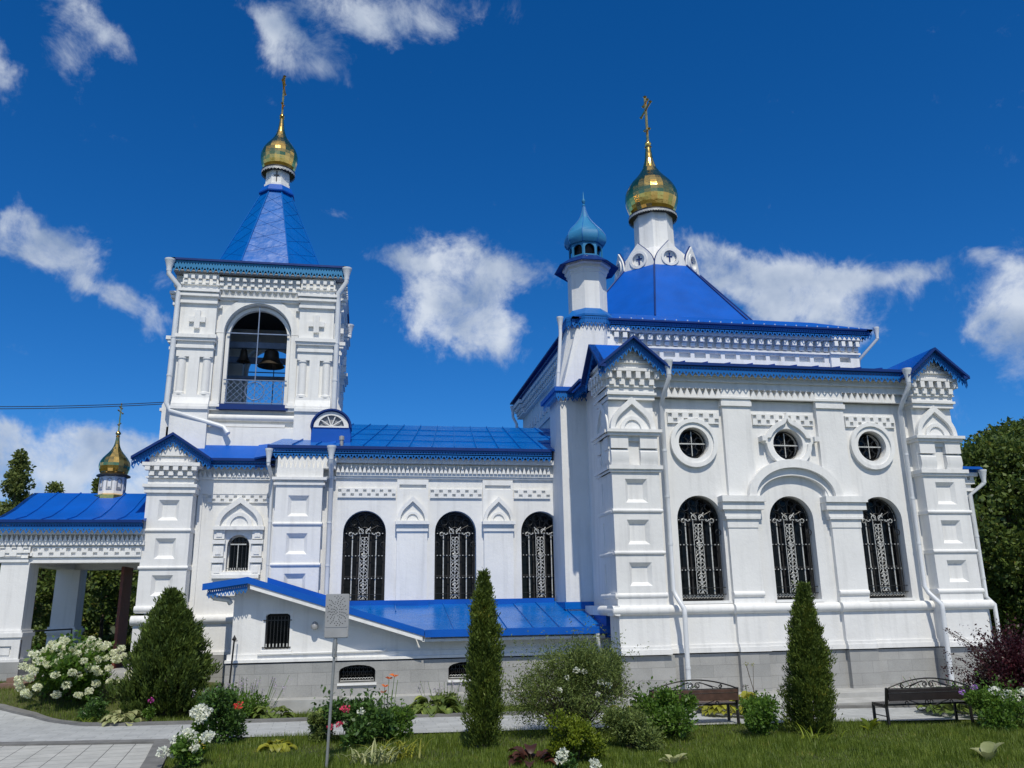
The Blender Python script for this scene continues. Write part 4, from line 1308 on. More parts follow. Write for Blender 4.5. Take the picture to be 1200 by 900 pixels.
# nave pier with sunk panels
w = MB(south(NY))
panelled(w, -2.36, -1.18, 1.6, 5.27, 0, .40, [(2.50, 3.02), (3.50, 4.03), (4.46, 5.0)])
for z in (3.24, 4.27): w.torus(-2.36, -1.18, z, .045, .40, .03)
w.fb(-2.42, -1.12, 5.27, 5.33, 0, .45); w.fb(-2.38, -1.16, 5.33, 5.40, 0, .42); w.fb(-2.46, -1.08, 5.40, 5.47, 0, .50)
w.fb(-2.36, -1.18, 5.47, 5.72, 0, .40); w.fb(-1.18, -.86, 5.47, 5.54, 0, .2)
points(w, -2.36, -.86, 5.72, 5.94, .30, .40, .115)
w.fb(-2.36, -.86, 5.72, 6.05, 0, .31)
P(w, 'corner_pier', 'white', smooth=30)

downpipe([(-.98, 21.78, 6.02), (-.98, 21.78, 5.85), (-.98, 22.1, 5.6), (-.98, 22.22, 5.45), (-.98, 22.22, 2.3)], .06)
downpipe([(-2.58, 21.95, 5.95), (-2.58, 21.95, 5.8), (-2.52, 22.5, 5.5), (-2.50, 22.6, 2.8)], .05)
# lunette dormer
w = MB(south(22.55))
o_ = [(-1.58, 6.40), (-.52, 6.40), (-.52, 6.92)] + [(-1.05 + .53 * math.cos(PI * k / 20), 6.92 + .50 * math.sin(PI * k / 20)) for k in range(21)] + [(-1.58, 6.92)]
w.plate(o_[:2] + o_[3:-1], [ell(-1.05, 6.95, .36, .33, 18)], -.9, 0)
d_ = P(w, 'dormer', 'roof', smooth=30)
w = MB(south(22.55))
w.plate(ell(-1.05, 6.93, .47, .44, 18), [[(x * 1, z + .03) for x, z in ell(-1.05, 6.94, .34, .30, 18)]], 0, .03)
for k in range(1, 5):
    a = PI * k / 5
    w.tube([w.fr(-1.05, 6.96, .0), w.fr(-1.05 + .36 * math.cos(a), 6.95 + .33 * math.sin(a), .0)], .016, 5)
w.build('dormer_frame', 'trim', d_)
w = MB(south(22.55)); w.plate(ell(-1.05, 6.95, .36, .33, 18), [], -.08, -.05); w.build('pane', 'greyin', d_)
w = MB(south(22.50)); w.plate(ell(-1.05, 6.92, .555, .525, 20) + list(reversed(ell(-1.05, 6.92, .51, .48, 20))), [], -.5, .05); w.build('dormer_hood', 'soffit', d_)
w = MB(); w.lathe((-.74, 22.1), [(.05, 6.3), (.05, 6.5), (.07, 6.5), (.07, 6.6), (.02, 6.62)], 10); P(w, 'vent_pipe', 'lampgrey')

# ================================================================ west block (below the tower)
VY = 22.85
w = MB(south(VY))
w.plate(rect(-5.5, -2.3, 1.0, 5.6), [arch(-3.32, .56, 3.12, 3.78, 14)], -.4, 0)
w.fb(-5.5, -2.3, 5.6, 5.9, -.4, 0)
w.box(-5.5, -5.1, VY + .41, 30.0, 1.0, 5.9); w.box(-2.7, -2.31, VY + .41, 26, 1.0, 5.9)
P(w, 'west_block_wall', 'white')
w = MB(south(VY)); w.fb(-4.42, -2.36, 5.05, 5.20, 0, .02); w.fb(-4.42, -4.30, 2.0, 5.12, 0, .05); w.fb(-4.45, -2.36, 5.12, 5.50, 0, .07)
meander(w, -4.18, -2.44, 4.92, 5.10, .055, .21)
w.fb(-4.45, -2.36, 5.50, 5.56, 0, .13); points(w, -4.45, -2.36, 5.56, 5.72, .08, .16, .12); w.fb(-4.45, -2.36, 5.56, 5.84, 0, .09)
P(w, 'cornice', 'trim')
# small framed window
w = MB(south(VY))
w.plate(arch(-3.32, .60, 3.10, 3.78, 14), [arch(-3.32, .50, 3.16, 3.78, 14)], -.30, -.25); f = P(w, 'small_window', 'trim')
w = MB(south(VY)); w.plate(arch(-3.32, .58, 3.1, 3.78, 14), [], -.36, -.32); w.build('pane', 'glass', f)
g = MB(south(VY))
for k in range(5): g.fb(-3.52 + k * .1 - .009, -3.52 + k * .1 + .009, 3.14, 3.98, -.06, -.042)
for z in (3.2, 3.80): g.fb(-3.58, -3.06, z - .009, z + .009, -.04, -.022)
for k in range(5): g.tube(ringpts(g.fr, -3.52 + k * .1, 3.86, .045, -.04, 0, 2 * PI, 8), .008, 4)
g.build('grille', 'iron', f)
g = MB(south(VY))
for k in range(9): g.fb(-3.54 + k * .055 - .01, -3.54 + k * .055 + .01, 3.16, 3.21, -.03, -.015)
g.fb(-3.33, -3.31, 3.2, 3.8, -.03, -.015); g.fb(-3.52, -3.12, 3.80, 3.83, -.03, -.015)
g.build('grille_ornament', 'silver', f)
w = MB(south(VY))
w.fb(-3.72, -2.92, 3.03, 3.10, 0, .12); w.fb(-3.90, -2.74, 2.94, 3.03, 0, .18); w.fb(-3.86, -2.78, 2.5, 2.94, 0, .08)
for s in (-1, 1):
    c = -3.32 + s * .48
    for a, b, e in ((3.03, 3.30, .10), (3.34, 3.46, .14), (3.50, 3.78, .10), (3.82, 3.92, .14), (3.95, 4.18, .10)):
        w.fb(c - .13 + (.03 if e > .12 else 0) * -1, c + .13 + (.03 if e > .12 else 0), a, b, 0, e)
        if b - a > .2: w.fb(c - .07, c + .07, a + .05, b - .05, e, e + .02)
w.fb(-3.97, -2.67, 4.18, 4.27, 0, .18)
w.build('window_surround', 'trim', f)
k = MB(Frame((0, VY, 0), (1, 0, 0), (0, -1, 0))); kokoshnik(k, -3.32, 1.22, 4.272, .78, .15); k.build('kokoshnik', 'trim', f, smooth=30)

# left corner pier with gable
w = MB(south(VY))
u0, u1, d1 = -5.58, -4.45, .55
panelled(w, u0, u1, 2.1, 5.08, -.4, d1, [(2.52, 3.02), (3.42, 3.93), (4.38, 4.90)], None, .50)
for z in (3.20, 4.13): w.torus(u0, u1, z, .045, d1, .03)
w.fb(u0 - .06, u1 + .06, 5.08, 5.22, -.4, d1 + .06); w.fb(u0 - .10, u1 + .10, 5.22, 5.30, -.4, d1 + .11)
w.fb(u0, u1, 5.30, 5.46, -.4, d1)
w.fb(u0 - .0, u1 + .0, 5.46, 5.84, -.4, d1 + .02)
w.fb(u0 - .05, u1 + .05, 5.46, 5.50, -.4, d1 + .07)
dentils(w, u0 - .02, u1 + .02, 5.52, 5.62, d1, d1 + .12, .22, .55); dentils(w, u0 - .12, u1 + .12, 5.65, 5.76, d1, d1 + .17, .22, .55, 0)
w.fb(u0 - .14, u1 + .14, 5.76, 5.85, -.3, d1 + .18)
w.fb(u0 - .0, u1 + .0, 5.85, 6.0, -.3, d1 + .05)
uc = (u0 + u1) / 2
w.plate([(u0 - .05, 5.99), (u1 + .05, 5.99), (uc, 6.58)], [], -.2, d1 + .04)
w.plate([(u0 + .2, 6.03), (u1 - .2, 6.03), (uc, 6.40)], [], d1 + .04, d1 + .1)
w.torus(u0, u1, 1.93, .12, d1 + .05, .06); w.fb(u0, u1, 1.0, 1.9, -.4, d1 + .06); w.torus(u0, u1, 2.2, .08, d1, .02)
P(w, 'corner_pier', 'white', smooth=30)
o = gable_roof(-5.98, -4.05, uc, 5.98, 6.62, 22.02, 24.0)
w = MB(south(VY)); w.torus(-4.45, -2.36, 1.93, .11, .08); w.fb(-4.45, -2.36, 1.08, 1.9, 0, .08); w.fb(-5.6, -2.36, 1.06, 1.14, -.1, .14)
P(w, 'roll_moulding', 'trim', smooth=50)
w = MB(south(VY)); w.fb(-5.6, -4.43, -.2, 1.055, -.4, .66); w.fb(-4.43, -2.3, -.2, 1.055, -.4, .14); w.box(-5.62, -5.5, 22.3, 30, -.2, 1.05); P(w, 'plinth', 'stone')
# west block roof
r_ = MB()
slab_quad(r_, (-4.3, 22.50, 6.04), (-2.3, 22.50, 6.04), (-2.3, 23.25, 6.62), (-4.9, 23.25, 6.62))
slab_quad(r_, (-5.9, 24.0, 5.95), (-5.0, 23.0, 6.45), (-4.9, 23.25, 6.62), (-5.4, 24.4, 6.62))
slab_quad(r_, (-5.9, 30.2, 5.95), (-5.9, 24.0, 5.95), (-5.3, 24.0, 6.6), (-5.3, 30.2, 6.6))
slab_quad(r_, (-3.0, 22.36, 6.04), (-.9, 22.34, 6.46), (-.9, 23.3, 6.95), (-3.0, 23.3, 6.66))
P(r_, 'west_block_roof', 'roof')
sl_, fr_ = MB(), MB()
eave(sl_, fr_, (-4.2, 22.48, 6.04), (-2.6, 22.48, 6.04), (0, -1, 0), .30, .07, .14, .08)
P(sl_, 'drip_edge', 'soffit'); P(fr_, 'pierced_fringe', 'fringe', double=True)
w = MB(); w.box(-4.4, -2.4, 22.55, 22.86, 5.88, 5.91); P(w, 'soffit', 'soffit')

# ================================================================ bell tower
BY0, BY1, BX0, BX1 = 23.2, 27.5, -5.35, -1.12
bc = ((BX0 + BX1) / 2, (BY0 + BY1) / 2)
def tower_face(fr, u0, u1, name, main=False):
    uc = (u0 + u1) / 2
    w = MB(fr)
    w.plate(rect(u0, u1, 6.2, 11.35), [arch(uc, 1.84, 7.60, 9.72, 22, .92)], -.62, -.02)
    o = P(w, name, 'white', smooth=25)
    t = MB(fr)
    # inner step and arch ring
    for (ra_, rb_) in ((.90, .80),):
        A_ = [(uc + ra_, 7.62)] + ell(uc, 9.72, ra_, ra_, 22) + [(uc - ra_, 7.62)]; B_ = [(uc + rb_, 7.62)] + ell(uc, 9.72, rb_, rb_, 22) + [(uc - rb_, 7.62)]
        for i in range(len(A_) - 1): t.plate([A_[i], A_[i + 1], B_[i + 1], B_[i]], [], -.30, -.16)
    A_ = ell(uc, 9.74, 1.14, 1.14); B_ = ell(uc, 9.74, .93, .93)
    for i in range(len(A_) - 1): t.plate([A_[i], A_[i + 1], B_[i + 1], B_[i]], [], -.02, .035)
    for s in (-1, 1):
        t.fb(*sorted((uc + s * .93, uc + s * 1.12)), 7.72, 9.73, -.02, .03)
        t.fb(*sorted((uc + s * .90, uc + s * 1.20)), 7.48, 7.72, -.02, .12)
        t.fb(*sorted((uc + s * .88, uc + s * 1.22)), 7.56, 7.64, -.02, .17)
        t.fb(*sorted((uc + s * 1.02, uc + s * 1.28)), 10.46, 10.52, -.02, .10)
    t.fb(u0 + .9, u1 - .9, 10.72, 10.78, -.02, .07); t.fb(u0 + .9, u1 - .9, 10.78, 10.84, -.02, .12)
    sawteeth(t, u0 + 1.02, u1 - 1.02, 10.84, 11.0, 0, .13, .17); t.fb(u0 + .9, u1 - .9, 10.84, 11.0, -.02, .02)
    t.fb(u0 + .9, u1 - .9, 11.0, 11.08, 0, .16)
    dentils(t, u0 + .95, u1 - .95, 11.10, 11.20, 0, .22, .22); dentils(t, u0 + .95, u1 - .95, 11.23, 11.33, 0, .27, .22)
    t.fb(u0 + .9, u1 - .9, 11.08, 11.4, 0, .14)
    t.torus(u0 + .1, u1 - .1, 7.28, .09, .04); t.fb(u0, u1, 6.2, 7.0, -.02, .12); t.fb(uc - 1.1, uc + .9, 7.02, 7.10, -.02, .1)
    t.build('tower_mouldings', 'trim', o, smooth=40)
    for s in (-1, 1):
        a, b = (u0, u0 + .97) if s < 0 else (u1 - .97, u1)
        c = (a + b) / 2
        p = MB(fr)
        e = .20
        p.fb(a, b, 6.2, 7.44, -.02, e + .08)
        p.fb(a - .0, b + .0, 7.44, 7.52, -.02, e + .14); p.fb(a, b, 7.52, 7.60, -.02, e + .09); p.profile([(7.6, 0), (7.6, e + .09), (7.74, e + .02), (7.80, e + .0), (7.8, 0)], a, b)
        p.fb(a, b, 7.80, 7.88, -.02, e)
        p.fb(a, b, 7.88, 8.96, -.02, e - .10)
        p.fb(c - .14, c + .14, 7.88, 8.96, 0, e)
        p.fb(a, b, 8.96, 9.20, -.02, e)
        for q in (-1, 1):   # half colonnettes
            cc = c + q * .33
            F = fr
            prof = [(0, .0)]
            ring = []
            nseg = 8
            vs = []
            for z, r in ((7.88, .14), (7.94, .14), (7.97, .115), (8.88, .115), (8.91, .14), (8.96, .14)):
                for k in range(nseg + 1):
                    an = PI * k / nseg
                    vs.append(F(cc + r * math.cos(an), z, e - .12 + r * math.sin(an)))
            m_ = nseg + 1
            p.add(vs, [(i * m_ + k, i * m_ + k + 1, (i + 1) * m_ + k + 1, (i + 1) * m_ + k) for i in range(5) for k in range(nseg)])
        p.fb(a - .02, b + .02, 9.20, 9.28, -.02, e + .05); p.fb(a, b, 9.28, 9.40, -.02, e + .02); p.fb(a - .05, b + .05, 9.40, 9.48, -.02, e + .09); p.fb(a - .08, b + .08, 9.48, 9.58, -.02, e + .14)
        p.fb(a, b, 9.58, 10.52, -.02, e - .02)
        if main or True:
            p.fb(c - .075, c + .075, 9.78, 10.30, e - .02, e + .07); p.fb(c - .22, c - .077, 9.96, 10.11, e - .02, e + .068); p.fb(c + .077, c + .22, 9.96, 10.11, e - .02, e + .068)
        p.fb(a - .02, b + .02, 10.52, 10.60, -.02, e + .06); p.fb(a, b, 10.60, 10.72, -.02, e + .03); p.fb(a - .05, b + .05, 10.72, 10.80, -.02, e + .12)
        p.fb(a - .02, b + .02, 10.80, 10.84, -.02, e + .08); p.fb(a - .07, b + .07, 10.84, 10.92, -.02, e + .16); p.fb(a, b, 10.92, 11.08, -.02, e)
        p.fb(a - .04, b + .04, 11.08, 11.12, -.02, e + .06)
        dentils(p, a, b, 11.12, 11.21, 0, e + .10, .2); dentils(p, a, b, 11.23, 11.33, 0, e + .14, .2)
        p.fb(a, b, 11.12, 11.42, -.02, e + .03)
        p.build('tower_pier', 'trim', o, smooth=30)
    # iron: cross bars, lattice, blue sill
    s_ = MB(fr); s_.fb(uc - .95, uc + .95, 7.50, 7.62, -.6, .16); s_.fb(uc - .93, uc + .93, 7.62, 7.66, -.5, .12); s_.build('blue_sill', 'soffit', o)
    i_ = MB(fr)
    for z in (9.78, 8.40): i_.fb(uc - .86, uc + .86, z - .014, z + .014, -.1, -.07)
    i_.fb(uc - .014, uc + .014, 8.35, 10.6, -.068, -.04)
    i_.fb(uc - .8, uc + .8, 7.72, 7.75, -.1, -.07)
    for k in range(13):
        u = uc - .76 + k * 1.52 / 12
        if k in (0, 6, 12): i_.fb(u - .01, u + .01, 7.7, 8.4, -.1, -.08)
    # diamond lattice
    nd = 9; st = 1.6 / nd
    for k in range(-5, nd + 1):
        for sgn in (1, -1):
            pts = []
            ua = uc - .8 + k * st
            a_, b_ = (ua, 7.75), (ua + .64, 8.39)
            if sgn < 0: a_, b_ = (ua, 8.39), (ua + .64, 7.75)
            lo_, hi2 = uc - .8, uc + .8
            t0 = max(0, (lo_ - a_[0]) / .64); t1 = min(1, (hi2 - a_[0]) / .64)
            if t1 <= t0: continue
            L_ = lambda t: fr(a_[0] + (b_[0] - a_[0]) * t, a_[1] + (b_[1] - a_[1]) * t, -.085 - .012 * sgn)
            i_.tube([L_(t0), L_(t1)], .008, 4)
    i_.tube(ringpts(fr, uc, 8.08, .26, -.07, 0, 2 * PI, 20), .014, 5)
    i_.build('railing', 'beam' if main else 'iron', o)
    return o
tower_face(south(BY0), BX0, BX1, 'bell_tower_wall', True)
tower_face(east(BX1), BY0 + .0, BY1, 'bell_tower_wall')
tower_face(west(BX0), -BY1, -BY0, 'bell_tower_wall')
tower_face(Frame((0, BY1, 0), (-1, 0, 0), (0, 1, 0)), -BX1, -BX0, 'bell_tower_wall')
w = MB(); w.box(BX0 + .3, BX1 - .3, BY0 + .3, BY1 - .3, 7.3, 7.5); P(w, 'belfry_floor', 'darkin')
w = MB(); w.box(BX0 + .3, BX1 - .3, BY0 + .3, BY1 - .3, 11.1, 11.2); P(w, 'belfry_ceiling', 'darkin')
w = MB()
w.box(BX0 + .5, BX1 - .5, 24.4, 24.56, 9.70, 9.88); w.box(BX0 + .5, BX1 - .5, 26.0, 26.16, 9.70, 9.88)
w.box(BX0 + .5, BX1 - .5, 25.2, 25.3, 8.95, 9.05)
P(w, 'bell_beam', 'beam')
# tower eaves and tent
r_ = MB()
ex0, ex1, ey0, ey1, ez = -5.66, -.82, 22.78, 27.92, 11.80
A = [(ex0, ey0, ez), (ex1, ey0, ez), (ex1, ey1, ez), (ex0, ey1, ez)]
hb = 1.72; zt = 12.14
B = [(bc[0] - hb, bc[1] - hb, zt), (bc[0] + hb, bc[1] - hb, zt), (bc[0] + hb, bc[1] + hb, zt), (bc[0] - hb, bc[1] + hb, zt)]
for i in range(4):
    j = (i + 1) % 4
    slab_quad(r_, A[i], A[j], B[j], B[i], .05)
slab_quad(r_, *B, .05)
P(r_, 'tower_skirt_roof', 'roof')
sl_, fr_ = MB(), MB()
for i in range(4):
    a, b = A[i], A[(i + 1) % 4]
    dd = ((0, -1, 0), (1, 0, 0), (0, 1, 0), (-1, 0, 0))[i]
    eave(sl_, fr_, a, b, dd, .40, .06, .15, .05)
P(sl_, 'drip_edge', 'soffit'); P(fr_, 'pierced_fringe', 'tint', double=True)
w = MB(); w.box(ex0 + .06, ex1 - .06, ey0 + .06, ey1 - .06, 11.44, 11.47); P(w, 'soffit', 'greyin')
w = MB()
w.lathe(bc, [(1.72 * k8, 12.0), (1.66 * k8, 12.18), (.44 * k8, 15.22)], 8, PI / 8)
o = P(w, 'tent_roof', 'roofgloss')
rs = MB()
for k in range(8):
    a = PI / 8 + k * PI / 4
    rs.tube([(bc[0] + 1.67 * k8 * math.cos(a), bc[1] + 1.67 * k8 * math.sin(a), 12.18), (bc[0] + .45 * k8 * math.cos(a), bc[1] + .45 * k8 * math.sin(a), 15.22)], .022, 6)
    # a few obliquely laid sheets on each face
    a2 = a + PI / 4
    def pt(t, s):
        r = (1.663 + (.446 - 1.663) * t) * k8; z = 12.18 + (15.22 - 12.18) * t
        p0 = Vector((bc[0] + r * math.cos(a), bc[1] + r * math.sin(a), z)); p1 = Vector((bc[0] + r * math.cos(a2), bc[1] + r * math.sin(a2), z))
        return p0.lerp(p1, s)
    for j in range(5):
        t = .12 + j * .17
        rs.tube([pt(t, .02), pt(t + .12, .98)], .004, 3); rs.tube([pt(t + .10, .02), pt(max(.02, t - .05), .98)], .004, 3)
rs.build('ridge_seam', 'roofgloss', o)
w = MB(); w.lathe(bc, [(.44 * k8, 15.14), (.54 * k8, 15.16), (.55 * k8, 15.20), (.46 * k8, 15.40), (.38, 15.48)], 8, PI / 8); P(w, 'tent_cap', 'roof')
w = MB(); w.lathe(bc, [(.40 * k8, 15.40), (.40 * k8, 15.52), (.37 * k8, 15.54), (.36 * k8, 16.0)], 8, PI / 8); o = P(w, 'drum', 'trim')
w = MB(south(bc[1] - .372)); w.fb(-3.25, -3.22, 15.56, 15.92, 0, .02); w.fb(-3.32, -3.15, 15.76, 15.79, 0, .018); w.build('drum_cross', 'iron', o)
dome_set(bc, 16.03, .54, 16.10, .60, 2.0, 1.40, 22, 18, .085)
downpipe([(-5.70, 22.80, 11.48), (-5.70, 22.80, 11.30), (-5.42, 22.92, 10.98), (-5.42, 22.92, 10.6), (-5.46, 22.92, 7.6), (-5.36, 22.92, 7.38), (-3.95, 22.98, 6.98), (-3.8, 22.9, 6.78)], .07)
downpipe([(-.80, 22.80, 11.48), (-.80, 22.80, 11.30), (-1.02, 22.90, 10.98), (-1.02, 22.95, 10.6), (-1.02, 22.95, 7.3)], .07)
downpipe([(-.80, 27.9, 11.48), (-.80, 27.9, 11.3), (-1.0, 27.6, 10.98), (-1.0, 27.6, 7.3)], .07)
w = MB(); w.tube([(-.95, 27.3, 11.3), (-1.0, 23.0, 9.6)], .03, 6); P(w, 'brace_rod', 'pipe')

# ================================================================ basement annex
AY = 19.8
w = MB(south(AY))
def ramp(x): return 2.78 - .313 * (x + 2.55)
w.plate([(-2.88, 1.05), (5.83, 1.05), (5.83, 1.52), (1.42, 1.52), (-2.55, 2.74), (-2.88, 2.70)],
        [[(-2.17, 1.30), (-1.64, 1.30), (-1.64, 2.0)] + [(-1.905 + .265 * math.cos(PI * k / 8), 2.0 + .09 * math.sin(PI * k / 8)) for k in range(1, 8)] + [(-2.17, 2.0)]], -.3, 0)
w.box(-2.88, -2.6, AY + .31, 22.9, 1.05, 2.62)
P(w, 'annex_wall', 'white')
w = MB(south(AY))
def bw(x0, x1): return [(x0, .56), (x1, .56), (x1, .80)] + [((x0 + x1) / 2 + (x1 - x0) / 2 * math.cos(PI * k / 8), .80 + .13 * math.sin(PI * k / 8)) for k in range(1, 8)] + [(x0, .80)]
w.plate(rect(-2.96, 5.83, -.2, 1.0), [bw(-.52, .28), bw(1.92, 2.72)], -.3, .10)
w.box(-2.96, -2.7, AY + .31, 22.7, -.2, 1.0)
P(w, 'annex_plinth', 'stone')
w = MB(south(AY)); w.fb(-2.94, 5.55, 1.0, 1.03, -.2, .06); P(w, 'plinth_shadow_gap', 'darkin')  # dark strip over the annex plinth, joint shade in its colour
w = MB(south(AY)); w.fb(-2.98, 5.55, 1.031, 1.09, -.2, .13); w.fb(-2.95, 5.55, 1.09, 1.20, -.2, .05); w.tube([(-2.3, AY - .09, 1.20), (.45, AY - .09, 1.215), (.52, AY - .09, 1.25), (.5, AY - .09, 1.28)], .018, 6)
P(w, 'base_moulding', 'trim')
for x0, x1 in ((-.52, .28), (1.92, 2.72)):
    f = MB(south(AY)); f.plate(bw(x0, x1), [[((x0 + x1) / 2 + (p[0] - (x0 + x1) / 2) * .94, .745 + (p[1] - .745) * .9) for p in bw(x0, x1)]], -.16, .02); o = P(f, 'basement_window', 'darkin')
    g = MB(south(AY)); g.plate(bw(x0, x1), [], -.26, -.2); g.build('pane', 'glass', o)
    g = MB(south(AY))
    n = 8
    for k in range(n):
        u = x0 + .05 + (x1 - x0 - .1) * (k + .5) / n
        g.tube(ringpts(g.fr, u, .74, .05, -.02, 0, 2 * PI, 8), .007, 4); g.fb(u - .006, u + .006, .58, .88, -.03, -.018)
        g.tube(ringpts(g.fr, u, .84, .04, -.02, 0, PI, 8), .007, 4)
    g.build('grille', 'iron', o)
    g = MB(south(AY))
    for k in range(12):
        u = x0 + .04 + (x1 - x0 - .08) * (k + .5) / 12
        g.tube(ringpts(g.fr, u, .62, .028, -.0, 0, PI, 6), .008, 4)
    g.fb(x0 + .02, x1 - .02, .58, .60, 0, .02)
    g.build('grille_ornament', 'silver', o)
    g = MB(south(AY)); g.fb(x0 - .03, x1 + .03, .50, .545, -.1, .15); g.build('sill', 'trim', o)
# small barred window of the annex
f = MB(south(AY)); f.plate([(-2.17, 1.30), (-1.64, 1.30), (-1.64, 2.04), (-2.17, 2.04)], [rect(-2.14, -1.67, 1.34, 1.99)], -.22, -.17); o = P(f, 'annex_window', 'darkin')
g = MB(south(AY)); g.fb(-2.17, -1.64, 1.3, 2.08, -.27, -.23); g.build('pane', 'glass', o)
g = MB(south(AY))
for k in range(7): g.fb(-2.13 + k * .075 - .007, -2.13 + k * .075 + .007, 1.32, 2.0, .02, .034)
for z in (1.34, 1.92): g.fb(-2.22, -1.60, z - .01, z + .01, .03, .05)
g.build('grille', 'iron', o)
g = MB(south(AY))
for k in range(7): g.fb(-2.13 + k * .075 - .012, -2.13 + k * .075 + .012, 1.33, 1.42, .036, .05)
g.build('grille_ornament', 'silver', o)
g = MB(south(AY)); g.plate(rect(-2.24, -1.58, 1.24, 2.12), [rect(-2.17, -1.64, 1.30, 2.06)], 0, .02); g.fb(-2.24, -1.58, 1.22, 1.27, 0, .08); g.build('frame', 'trim', o)
# annex roofs
r_ = MB()
yr0, yr1 = 19.38, 22.45
slab_quad(r_, (-2.55, yr0, 2.82), (1.32, yr0, 1.64), (-.50, yr1 - .05, 2.20), (-2.40, yr1 - .3, 2.80), .05)
slab_quad(r_, (-3.48, yr0, 2.68), (-2.55, yr0, 2.82), (-2.55, yr1 - .3, 2.82), (-3.48, yr1 - .3, 2.68), .05)
P(r_, 'ramp_roof', 'roof')
r_ = MB()
q = ((1.40, 19.35, 1.62), (5.72, 19.35, 1.62), (5.72, 22.4, 2.25), (-.62, 22.4, 2.25)); slab_quad(r_, *q)
seams(r_, (1.4, 19.35, 1.625), (5.72, 19.35, 1.625), (5.72, 22.4, 2.255), (1.4, 22.4, 2.255), .62, .03)
seams(r_, (-.5, 22.0, 2.18), (1.4, 21.0, 1.98), (1.4, 22.4, 2.27), (-.5, 22.4, 2.26), .62, .03)
P(r_, 'lean_to_roof', 'roofgloss')
w = MB(); w.box(-.4, 5.0, 22.22, 22.41, 2.0, 2.33); w.box(.75, 1.63, 22.1, 22.2, 2.0, 2.30); w.box(3.1, 3.94, 22.1, 22.2, 2.0, 2.30); w.box(5.6, 5.8, 19.4, 21.9, 1.4, 2.1)
w.box(1.35, 5.78, 19.28, 19.34, 1.50, 1.66)
P(w, 'roof_flashing', 'roof')
w = MB()   # verge boards of the ramp: blue above, white below
def slopebox(m, x0, z0, x1, z1, y0, y1, h):
    m.add([(x0, y0, z0), (x1, y0, z1), (x1, y1, z1), (x0, y1, z0), (x0, y0, z0 - h), (x1, y0, z1 - h), (x1, y1, z1 - h), (x0, y1, z0 - h)],
          [(0, 1, 2, 3), (4, 5, 6, 7), (0, 1, 5, 4), (1, 2, 6, 5), (2, 3, 7, 6), (3, 0, 4, 7)])
slopebox(w, -2.56, 2.86, 1.34, 1.66, 19.32, 19.38, .14)
slopebox(w, -3.5, 2.72, -2.56, 2.86, 19.32, 19.38, .14)
P(w, 'verge_board', 'roof')
w = MB(); slopebox(w, -2.42, 2.93, -.4, 2.30, 21.88, 21.97, .22); P(w, 'verge_board', 'roof')
w = MB(); slopebox(w, -2.50, 2.70, 1.30, 1.525, 19.345, 19.6, .10); w.box(1.30, 5.55, 19.40, 19.6, 1.40, 1.46); w.box(1.5, 5.6, 19.6, 19.8, 1.46, 1.5)
P(w, 'white_soffit_board', 'trim')
f = MB(); fringe(f, (-3.40, 19.40, 2.60), (-2.56, 19.40, 2.72), .21, .085); P(f, 'pierced_fringe', 'fringe', double=True)
w = MB(); w.tube([(-3.4, 19.5, 2.52), (-3.25, 19.6, 2.42), (-3.0, 19.7, 2.38), (-2.95, 19.76, 2.3)], .06, 8); P(w, 'gutter_elbow', 'pipe', smooth=45)
downpipe([(5.35, 19.3, 1.50), (5.35, 19.3, 1.3), (5.48, 19.4, 1.12), (5.56, 19.55, 1.0), (5.56, 19.58, .2)], .05, False)
w = MB(); w.lathe((-1.09, 19.66), [(.02, 1.70), (.07, 1.72), (.085, 1.79), (.05, 1.86), (.02, 1.88)], 12); w.tube([(-1.09, 19.8, 1.8), (-1.09, 19.66, 1.8)], .03, 6)
tag(w.build('wall_lamp', 'lampgrey', None, 40), 'small round grey lamp on the annex wall under the sloping verge', 'lamp')
w = MB(); w.tube([(-2.75, 19.30, 1.55), (-2.82, 19.32, -.1)], .02, 6)
w.lathe((-2.75, 19.30), [(.03, 1.52), (.055, 1.55), (.03, 1.58), (.001, 1.64)], 8)
w.tube([(-2.75, 19.3, 1.50), (-2.75, 19.74, 1.50)], .012, 5)
tag(w.build('drain_rod', 'iron'), 'thin black rod standing at the left corner of the low annex', 'rod')

# ================================================================ porch on the left
PY0, PY1 = 22.3, 26.7
w = MB(south(PY0))
w.fb(-8.80, -5.5, 3.34, 4.14, -.5, 0)
w.box(-8.80, -8.30, PY0 + .5, PY1 - .5, 3.34, 4.14); w.box(-8.8, -5.5, PY1 - .5, PY1, 3.34, 4.14)
w.box(-8.3, -5.5, PY0 + .5, PY1 - .5, 4.0, 4.1)
P(w, 'porch_beam', 'white')
w = MB(south(PY0))
w.fb(-8.86, -8.14, 3.36, 3.42, -.55, .05); w.fb(-8.84, -8.16, 3.42, 3.70, -.5, .045)
w.plate(rect(-8.86, -8.12, 3.46, 3.73), [r for i in range(3) for r in (rect(-8.80 + i * .26, -8.68 + i * .26, 3.62, 3.70), rect(-8.68 + i * .26, -8.58 + i * .26, 3.50, 3.58))], .0, .08)
meander(w, -8.08, -5.56, 3.50, 3.70, .05, .245)
w.fb(-8.90, -5.5, 3.76, 3.86, -.3, .10)
points(w, -8.84, -5.52, 3.86, 4.02, .02, .12, .11); w.fb(-8.84, -5.52, 4.02, 4.16, -.3, .15)
P(w, 'cornice', 'trim')
